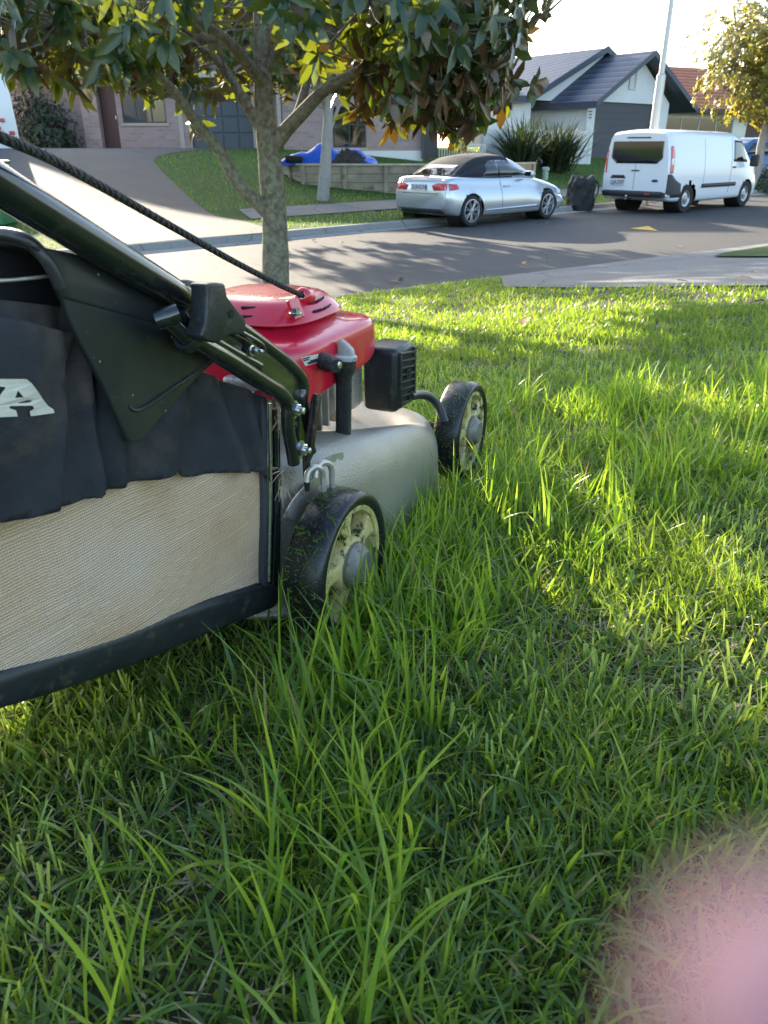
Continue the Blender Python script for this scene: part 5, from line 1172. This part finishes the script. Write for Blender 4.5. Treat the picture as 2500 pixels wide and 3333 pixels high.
# label on shroud
bm = BM(); lp_ = []
def on_mesh(ob, x, y, off=.001):
    d = ray(x, y).normalized(); o_ = ORG[ob.name]; dg = bpy.context.evaluated_depsgraph_get(); e_ = ob.evaluated_get(dg)
    ok, loc, nr_, _ = e_.ray_cast(CAM-o_, d); return (loc+o_+nr_*off, nr_) if ok else (None, None)
bpy.context.view_layer.update()
q4 = [on_mesh(shr, x, y) for x, y in ((978, 1163), (1034, 1151), (1038, 1178), (993, 1191))]
if all(p[0] for p in q4):
    bm = BM(); N_ = 8; c4 = [p[0] for p in q4]; px4 = [(978, 1163), (1034, 1151), (1038, 1178), (993, 1191)]
    def lpos(u_, v_, o_=.0008):
        a_ = [px4[0][k]*(1-u_)+px4[1][k]*u_ for k in (0, 1)]; b_ = [px4[3][k]*(1-u_)+px4[2][k]*u_ for k in (0, 1)]
        return on_mesh(shr, a_[0]*(1-v_)+b_[0]*v_, a_[1]*(1-v_)+b_[1]*v_, o_)[0] or c4[0]
    g = [[bm.verts.new(lpos(i/N_, j/4)) for i in range(N_+1)] for j in range(5)]
    for j in range(4):
        for i in range(N_): bm.faces.new((g[j][i], g[j+1][i], g[j+1][i+1], g[j][i+1]))
    lb = mesh_obj('label', bm, M['letter'], shr)
    bm = BM(); nn_ = q4[0][1]
    for j, (a0, a1) in enumerate(((.06, .5), (.06, .4), (.45, .9), (.25, .95))):
        t_ = .18+.2*j; s0 = c4[0]; s1 = c4[1]
        st = np.arange(a0, a1, .05)
        for k in st: p = lpos(float(k), t_, .0014); u_ = (s1-s0).normalized(); dn = (c4[3]-c4[0]).normalized()*(.0018 if j == 3 else .0010); w_ = u_*.0008*1.1; bm.faces.new([bm.verts.new(x) for x in (p-w_-dn, p+w_-dn, p+w_+dn, p-w_+dn)])
    mesh_obj('label_print', bm, M['ink'], lb)
# black louvred box (muffler guard)
c0 = W(1292, 1150, -.10); c1 = W(1292, 1345, -.10); fl_ = (c0-O).dot(FV); z1_, z0_ = c0.z+.006, c1.z-.002
f_end = (WF(1292, 1200, fl_)-O).dot(FV)+.085; rL = (WF(1176, 1200, fl_)-O).dot(RV)
bm = BM(); cc = L((fl_+f_end)/2, (rL-.10)/2, (z0_+z1_)/2); box(bm, cc, (f_end-fl_, (-.10-rL), z1_-z0_), MR, .012, 4); mb = mesh_obj('muffler_guard', bm, M['blackplastic'], mw, smooth=True, angle=50)
bm = BM(); hh = z1_-z0_; box(bm, L((fl_+f_end)/2+.004, -.1015, (z0_+z1_)/2), (f_end-fl_-.020, .0060, hh-.024), MR, .002); mesh_obj('guard_opening', bm, M['black'], mb)
bm = BM()
for k in range(8):
    z = z0_+.014+(hh-.028)*k/7; box(bm, L((fl_+f_end)/2+.002, -.098, z), (f_end-fl_-.014, .008, .0042), MR @ Matrix.Rotation(R(8), 3, 'Y'), .0015)
for ff, zz, hr in (((fl_+f_end)/2-.004, (z0_+z1_)/2+.008, .016), ((fl_+f_end)/2+.012, z0_+.022, .013)):
    lathe(bm, [(.006, 0), (.0085, .0), (.0085, -.006), (.006, -.006), (.006, 0)], L(ff, -.093, zz), RV, 20)
for ff in (fl_+.010, f_end-.010): box(bm, L(ff, -.098, (z0_+z1_)/2), (.005, .008, hh-.02), MR, .0015)
mesh_obj('louvres', bm, M['blackplastic'], mb, smooth=True)
bm = BM(); p = W(1165, 1275, -.14); box(bm, L((p-O).dot(FV)+.05, -.19, p.z), (.06, .05, .10), MR, .015, 3); mesh_obj('exhaust', bm, M['alu'], mw, smooth=True)
# dipstick tube and cap
tb0, tb1 = W(1118, 1400, -.115), W(1120, 1185, -.115); ax_ = (tb1-tb0).normalized()
bm = BM(); lathe(bm, [(.0125, -.02), (.0125, .085), (.0135, .088), (.0175, .096), (.019, .100), (.019, .112), (.0165, .118), (.0, .118)], tb0, ax_, 28); dp = mesh_obj('filler_tube', bm, M['greasy'], mw, smooth=True, angle=40)
bm = BM(); lathe(bm, [(.0175, .112), (.0185, .114), (.0185, .118), (.016, .120), (0, .120)], tb0+RV*.002, ax_, 28); prism(bm, [tb0+ax_*h_+RV*x for x, h_ in ((-.012, .119), (-.012, .138), (-.006, .142), (.004, .136), (.013, .128), (.015, .119))], FV*.010, .002, 2); mesh_obj('cap', bm, M['beige'], dp, smooth=True)
bm = BM(); c = W(1072, 1183, -.112); lathe(bm, [(0, .020), (.010, .019), (.011, .004), (.0135, 0), (.0135, -.02), (0, -.02)], c, (RV-FV*.6), 20); box(bm, (c+tb1)/2+RV*-.004, (.010, .024, .014), MR, .003); mesh_obj('clamp', bm, M['greasy'], dp, smooth=True)
bm = BM(); lathe(bm, [(0, .007), (.0055, .006), (.0065, 0)], W(1097, 1186, -.098), (RV-FV*.6), 10); mesh_obj('screw', bm, M['chrome'], dp, smooth=True)
# handle tube
hp = [W(-320, 395, -.078), W(-150, 505, -.078), W(0, 603, -.078), W(300, 790, -.078), W(480, 900, -.078), W(560, 947, -.078), W(600, 975, -.078)]
rod('handle_tube', hp, [.0150, .0150, .0150, .0148, .0145, .0135, .011], M['blacksteel'], k=6, n=28)
rod('upper_bracket_bar', [W(575, 938, -.080), W(640, 972, -.080), W(700, 1008, -.080), W(804, 1082, -.080), W(880, 1138, -.080), W(935, 1182, -.080), W(972, 1222, -.080), W(984, 1258, -.080), W(980, 1298, -.080), W(990, 1350, -.080), W(1003, 1430, -.080), W(1012, 1470, -.080)], [.008, .0075, .0075, .008, .0085, .009, .0095, .0095, .009, .0085, .008], M['blacksteel'], k=6, n=16)
rod('lower_bracket_bar', [W(590, 1075, -.062), W(640, 1112, -.062), W(744, 1170, -.062), W(850, 1238, -.062), W(908, 1277, -.062), W(934, 1312, -.062), W(936, 1350, -.062), W(938, 1395, -.062), W(950, 1460, -.062), W(957, 1508, -.062)], [.0085, .0085, .0085, .009, .010, .010, .009, .0085, .0082, .0082], M['blacksteel'], k=6, n=16)
traced('bracket_plate', [(560, 930), (600, 945), (700, 1010), (880, 1138), (965, 1215), (982, 1250), (978, 1298), (990, 1360), (1015, 1440), (1020, 1475), (965, 1500), (945, 1400), (938, 1320), (850, 1238), (744, 1170), (608, 1100), (545, 1045), (560, 990)], -.076, .004, M['blacksteel'], bev=.001)
rod('ridge', [W(640, 1062, -.069), W(700, 1112, -.069), W(842, 1192, -.069)], .006, M['blacksteel'])
rod('ridge', [W(650, 1005, -.069), W(780, 1080, -.069), W(850, 1122, -.069), W(857, 1148, -.069)], .0035, M['blacksteel'])
rod('latch_pin', [W(508, 1042, -.060), W(545, 1030, -.052), W(583, 1016, -.044)], [.0095, .0095, .0085], M['blacksteel'], k=5, n=20)
rod('latch_rod', [W(590, 1020, -.058), W(618, 1058, -.058), W(660, 1080, -.058), W(700, 1095, -.058)], .0052, M['blacksteel'])
rod('latch_rod', [W(540, 1045, -.056), W(565, 1062, -.056), W(600, 1095, -.055), W(622, 1108, -.055)], .0075, M['blacksteel'])
bm = BM(); lathe(bm, [(.0085, -.006), (.0125, -.006), (.0125, .006), (.0085, .006), (.0085, -.006)], W(612, 1103, -.058), (W(660, 1130, -.058)-W(600, 1090, -.058)), 20); mesh_obj('clamp_ring', bm, M['blackplastic'], mw, smooth=True)
kn = traced('clamp_knob', [(674, 926), (690, 920), (706, 919), (733, 922), (738, 945), (742, 965), (765, 995), (801, 1038), (803, 1062), (795, 1090), (760, 1088), (740, 1092), (722, 1110), (704, 1116), (662, 1104), (655, 1092), (668, 1056), (674, 1010), (677, 960)], -.030, .020, M['blackplastic'], bev=.0045, seg=4)
bm = BM(); lathe(bm, [(.0, .0008), (.0042, .0008), (.0042, -.002)], W(753, 1021, -.0298), RV, 16); mesh_obj('knob_hole', bm, M['black'], kn)
traced('clamp_knob', [(592, 925), (606, 912), (622, 910), (650, 918), (678, 940), (688, 985), (650, 1000), (618, 960)], -.098, .018, M['blackplastic'], bev=.005, seg=3)
def hexbolt(x, y, r, s_=.0075):
    c = W(x, y, r); bm = BM(); lathe(bm, [(s_*1.55, -.001), (s_*1.55, .001), (s_*1.1, .0015)], c, RV, 24); bm2 = lathe(bm, [(s_*1.15, 0), (s_*1.15, .006), (s_*.95, .008), (0, .008)], c, RV, 6); lathe(bm, [(s_*.55, .006), (s_*.55, .014), (s_*.3, .015), (0, .015)], c, RV, 14)
    return mesh_obj('bolt', bm, M['chrome'], mw)
hexbolt(957, 1333, -.056); hexbolt(978, 1462, -.056); hexbolt(820, 1140, -.070, .004); 
# height lever, notched quadrants, clip
traced('height_lever', [(1020, 1290), (1034, 1284), (1048, 1290), (1040, 1350), (1024, 1450), (1022, 1478), (1011, 1502), (1012, 1545), (1008, 1600), (998, 1600), (992, 1540), (990, 1500), (992, 1474), (1008, 1380)], -.062, .003, M['steel'], bev=.0006)
traced('height_lever', [(1034, 1284), (1040, 1280), (1048, 1290), (1040, 1350), (1024, 1450), (1022, 1478), (1011, 1502), (1005, 1500), (1015, 1450), (1030, 1350)], -.056, .008, M['steel'], bev=.0006)
def notched(name, cx, cy, rad0, rad1, a0, a1, n, r, depth=.0025):
    pts = [(cx+rad0*math.cos(R(a0+(a1-a0)*k/12)), cy-rad0*math.sin(R(a0+(a1-a0)*k/12))*1.0) for k in range(13)]
    out = []
    for k in range(n*4+1):
        a = R(a1+(a0-a1)*k/(n*4)); rr_ = rad1+(9 if (k//2) % 2 == 0 else 0); out.append((cx+rr_*math.cos(a), cy-rr_*math.sin(a)))
    return traced(name, pts+out, r, depth, M['alu'], bev=0, smooth=False)
notched('notched_plate', 1190, 1790, 285, 215, 118, 158, 8, -.075)
notched('notched_plate', 1150, 1660, 190, 168, 100, 145, 6, -.066)
bm = BM()
for dx in (0, .014):
    c = L((W(1010, 1580, -.055)-O).dot(FV)+dx*1.4, -.055+dx*.2, W(1010, 1560, -.055).z)
    pts = [c+FV*(-.010), c+FV*(-.004)+Zv*.012, c+FV*.010+Zv*.015+RV*.004, c+FV*.022+Zv*.004+RV*.007, c+FV*.024-Zv*.02+RV*.007, c+FV*.024-Zv*.045+RV*.006]
    tube(bm, smooth_path(pts, 5), .0042, 8)
mesh_obj('spring_clip', bm, M['alu'], mw, smooth=True)
bm = BM()
for k in range(60):
    p = W(930+random.gauss(0, 16), 1360+random.gauss(0, 24) if k < 25 else 1545+random.gauss(0, 22), -.084); d_ = Vector((random.gauss(0, 1), random.gauss(0, 1), random.gauss(-.4, 1))).normalized(); tube(bm, [p, p+d_*.010+Zv*-.004, p+d_*.018-Zv*.010], [.0006, .0006, .0003], 3, False)
o = mesh_obj('caught_straw', bm, M['straw'], mw, uv=False); o['kind'] = 'stuff'
# --- catcher: own vertical side plane, a little splayed from the mower
ca = R(29); CF = Vector((math.sin(ca), math.cos(ca), 0)); CN = Vector((math.cos(ca), -math.sin(ca), 0)); CP = W(870, 1950, -.100)
def WC(pts, d=0): return [on_plane(x, y, CP+CN*d, CN) for x, y in pts]
def cu(x, y): p = on_plane(x, y, CP, CN)-CP; return p.dot(CF), p.z
def ctraced(name, pts, d, depth, mat, bev=.002, seg=2, parent=None):
    bm = BM(); prism(bm, WC(pts, d), -CN*depth, bev, seg); return mesh_obj(name, bm, mat, parent or mw, smooth=True, angle=40)
# woven side
def bulge(u, v): return .010*math.sin(max(0, min(1, (-u)/.5))*PI)*math.sin(max(0, min(1, (v+.02)/.28))*PI)+.0035*noise.noise(Vector((u*9, v*9, 2)))
cloth('woven_side', WC([(-420, 1640), (0, 1600), (400, 1500), (850, 1440), (856, 1560), (858, 1700), (862, 1830), (872, 1893), (860, 1905), (700, 1952), (560, 1998), (400, 2062), (200, 2128), (0, 2196), (-420, 2330)]), CP, CN, 0.0, 0, M['weave'], mw, .012, bulge)
ctraced('catcher_bag', [(-420, 800), (0, 800), (120, 815), (160, 860), (215, 960), (300, 1080), (400, 1140), (850, 1320), (868, 1500), (868, 1880), (500, 2010), (0, 2190), (-420, 2320)], -.016, .36, M['black'], .01)  # bag body; black top paints the cavity's shade under the cover
ctraced('catcher_base', [(-420, 2325), (0, 2192), (200, 2126), (400, 2060), (560, 1996), (700, 1950), (862, 1903), (915, 1900), (930, 1945), (900, 1985), (700, 2065), (450, 2172), (200, 2262), (0, 2322), (-420, 2480)], .012, .36, M['blackplastic'], .012, 4)
ctraced('catcher_frame', [(852, 1290), (872, 1298), (874, 1860), (886, 1960), (872, 1975), (858, 1890), (860, 1700)], .008, .02, M['trim'], .002)
rod('frame_rod', WC([(878, 1312), (880, 1500), (879, 1700), (876, 1890)], .010), .0026, M['chrome'], k=3)
rod('frame_rod', WC([(893, 1330), (897, 1500), (896, 1700), (888, 1900)], .004), .0042, M['blacksteel'], k=3)
rod('frame_rod', WC([(904, 1400), (907, 1600), (905, 1800), (900, 1950)], -.006), .0030, M['blackplastic'], k=3)
def folds(lines):
    F_ = [(cu(x, 1400)[0], w_*.00046, a_, sl) for x, w_, a_, sl in lines]
    def f(u, v):
        d = .005*noise.noise(Vector((u*14, v*8, 5)))+.002*noise.noise(Vector((u*50, v*30, 1)))
        for c_, w_, a_, sl in F_: d += a_*math.exp(-((u-c_-sl*(v-.3))/w_)**2)
        return d
    return f
cl1 = cloth('catcher_flap', WC([(-420, 930), (0, 974), (203, 998), (400, 1090), (600, 1190), (852, 1290), (856, 1400), (858, 1500), (862, 1562), (850, 1548), (830, 1534), (760, 1532), (700, 1538), (600, 1549), (575, 1546), (555, 1526), (537, 1536), (450, 1560), (370, 1582), (310, 1600), (300, 1612), (170, 1648), (0, 1676), (-420, 1745)], .003), CP+CN*.003, CN, .006, .0015, M['cloth'], mw, .006,
    folds([(240, 22, -.008, .05), (265, 26, .014, .08), (310, 20, -.010, .05), (345, 34, .012, .12), (430, 40, -.008, .3), (520, 60, .012, .35), (640, 40, -.006, -.1), (700, 30, .009, -.35), (745, 26, -.008, -.3), (785, 22, .008, -.25), (825, 18, -.006, -.15)]))
pn = cloth('front_panel', WC([(-420, 985), (0, 1028), (90, 1052), (181, 1074), (226, 1078), (222, 1150), (200, 1210), (192, 1280), (194, 1360), (186, 1440), (182, 1520), (176, 1600), (165, 1654), (60, 1674), (0, 1684), (-420, 1752)], .016), CP+CN*.016, CN, .012, .002, M['cloth'], mw, .008,
    folds([(-60, 120, .005, .2), (120, 60, -.004, .1), (205, 18, -.008, .05)]))
A_pts = [(-46, 914), (190, 912), (240, 950), (300, 1022), (360, 1095), (420, 1158), (455, 1180), (478, 1192), (486, 1226), (237, 1246), (224, 1202), (262, 1182), (262, 1162), (235, 1150), (70, 1156), (54, 1168), (62, 1180), (112, 1196), (126, 1250), (-215, 1268), (-222, 1236), (-160, 1222), (-110, 1170), (-40, 1085), (-6, 1030), (14, 1000), (12, 986), (-12, 984), (-46, 978)]
toA = lambda p: (p[0]/2.764, 900+p[1]/2.764)
cu_ = bpy.data.curves.new('letter', 'CURVE'); cu_.dimensions = '2D'; cu_.fill_mode = 'BOTH'; cu_.extrude = 0; uA = Zv.cross(CN).normalized(); oA = CP+CN*.031
for ring in (A_pts, [(118, 1016), (168, 1076), (97, 1084)]):
    sp = cu_.splines.new('POLY'); sp.points.add(len(ring)-1); sp.use_cyclic_u = True
    for p_, q_ in zip(sp.points, WC([toA(p) for p in ring], .031)): p_.co = ((q_-oA).dot(uA), (q_-oA).z, 0, 1)
tmp = bpy.data.objects.new('t', cu_); me = bpy.data.meshes.new_from_object(tmp); bpy.data.objects.remove(tmp)
me.transform(Matrix.Translation(oA-ORG[mw.name]) @ Matrix((uA, Zv, CN)).transposed().to_4x4())
bpy.context.view_layer.update(); bpv = BVHTree.FromObject(pn, bpy.context.evaluated_depsgraph_get()); bm = BM(); bm.from_mesh(me); cA = oA-ORG[mw.name]
for ax in (uA, Zv):
    for k in range(-60, 61): bmesh.ops.bisect_plane(bm, geom=bm.verts[:]+bm.edges[:]+bm.faces[:], plane_co=cA+ax*(k*.004), plane_no=ax)
for v in bm.verts:
    h_ = bpv.ray_cast(v.co+CN*.2, -CN)
    if h_[0] is not None: v.co = h_[0]+CN*.0022
bm.to_mesh(me); bm.free(); me.materials.clear(); me.materials.append(M['letter'])
lt_ = bpy.data.objects.new('letter', me); COL.objects.link(lt_); lt_.parent = pn; ORG[lt_.name] = ORG[mw.name]
# discharge cover: moulded side skirt with a top that crosses the mower
sk = traced('discharge_cover', [(108, 797), (239, 822), (400, 880), (560, 965), (700, 1060), (850, 1200), (880, 1290), (800, 1240), (700, 1178), (640, 1232), (560, 1320), (470, 1425), (446, 1440), (430, 1440), (415, 1424), (372, 1330), (330, 1240), (270, 1130), (222, 1028), (206, 971), (179, 895), (146, 841)], -.088, .006, M['cover'], bev=.0018, seg=3)
fr = (W(108, 797, -.092)-O).dot(FV)
prof_ = [(W(206, 971, -.088)), (W(179, 895, -.088)), (W(146, 841, -.090)), (W(112, 800, -.095)), WF(80, 778, fr), WF(40, 766, fr), WF(0, 762, fr), WF(-120, 760, fr), WF(-500, 770, fr)]
d_ = (W(560, 950, -.092)-W(120, 800, -.092)); bm = BM(); nS = 14
sp_ = smooth_path(prof_, 4); rows_ = []
for k in range(nS+1): rows_.append([bm.verts.new(p+d_*(k/nS)*1.0-Zv*.012*math.sin(PI*k/nS)*0) for p in sp_])
for a, b in zip(rows_, rows_[1:]):
    for k in range(len(sp_)-1): bm.faces.new((a[k], b[k], b[k+1], a[k+1]))
bmesh.ops.recalc_face_normals(bm, faces=bm.faces); ct_ = mesh_obj('cover_top', bm, M['cover'], sk, smooth=True, angle=80); md = ct_.modifiers.new('s', 'SOLIDIFY'); md.thickness = .007; md.offset = -1
rod('cover_lip', sp_[2:], .0055, M['cover'], sk, k=2, n=10)
rod('cover_rib', [W(690, 1177, -.087), W(560, 1265, -.087), W(478, 1322, -.086), W(440, 1334, -.087), W(418, 1322, -.088)], .0020, M['cover'], sk, k=4, n=6)
rod('inner_rod', [W(-100, 918, -.10), W(40, 911, -.10), W(170, 897, -.10)], .0015, M['alu'], k=2)
# ------------------------------------------------------------------ the photographer's fingertip over the lower right of the lens
bm = BM(); fdir = None
tip = CAM+ray(2430, 3170)*.0078; bas = CAM+ray(3700, 4500)*.020
ax_ = (bas-tip).normalized(); fr_ = .0068
pr = [(0.0001, -.0068), (.0014, -.0065), (.0024, -.0058), (.0033, -.0045), (.0039, -.0030), (.0044, -.0005), (.0048, .004), (.0052, .010), (.0058, .018), (.0066, .025), (.0070, .032), (.0076, .045), (.008, .055)]
lathe(bm, [(r_*.50, (h_+.0068)*.6) for r_, h_ in pr], tip, ax_, 32); bm.faces.new(bm.verts[:32]) if False else None
bm.verts.ensure_lookup_table(); bm.faces.new([bm.verts[k] for k in range(31, -1, -1)])
fg = thing('person', 'blurred pink fingertip of the photographer over the lower right corner', 'person', tuple(bas))
fo = mesh_obj('finger', bm, M['skin'], fg, smooth=True, angle=180)
up = (ax_.cross(Vector((0, 1, 0)))).normalized()
bm = BM(); s_ = ax_.cross(up); g = [[bm.verts.new(tip+ax_*(.002+.008*j/8)+(up*math.cos(a)+s_*math.sin(a))*(.0027+.0001*math.sin(PI*j/8))) for a in np.linspace(-.7, .7, 9)] for j in range(9)]
for j in range(8):
    for i in range(8): bm.faces.new((g[j][i], g[j+1][i], g[j+1][i+1], g[j][i+1]))
mesh_obj('fingernail', bm, M['nail'], fo, smooth=True)

# leaf litter along the kerbs, verge and lawn
lm = None
for i in range(34):
    if i < 22: a_, s_ = random.uniform(-2, 12), random.uniform(-1.4, .1); x, y = P2(F0, dF, nF, a_, s_)
    elif i < 28: x, y = P2(N0, dN, nN, random.uniform(0, 9), random.uniform(-1.2, .05))
    else: x, y = random.uniform(.6, 3.2), random.uniform(3.2, 7)
    z = H(x, y)+(.012 if i < 28 else .035); th = random.uniform(0, 6.28)
    if lm is None:
        V, Fc, va = leaf_mesh(np.array([[0, 0, 0.]]), np.array([[1, 0, .12]]), np.array([[-.12, 0, 1.]]), np.array([.11]), np.array([.06]), np.array([.99]))
        lo = np_obj('fallen_leaf', V, Fc, M['brownleaf'], attrs={'var': va}); lm = lo
    else: lo = lm.copy(); COL.objects.link(lo)
    lo.location = (x, y, z); lo.rotation_euler = (random.uniform(-.3, .3), random.uniform(-.3, .1), th); lo.scale = (random.uniform(.7, 1.2),)*3
    tag(lo, 'small curled brown leaf fallen on the ground near the road edge' if i < 28 else 'small curled brown leaf fallen on the near lawn', 'leaf', 'fallen leaves by the kerbs' if i < 28 else 'fallen leaves on the near lawn')
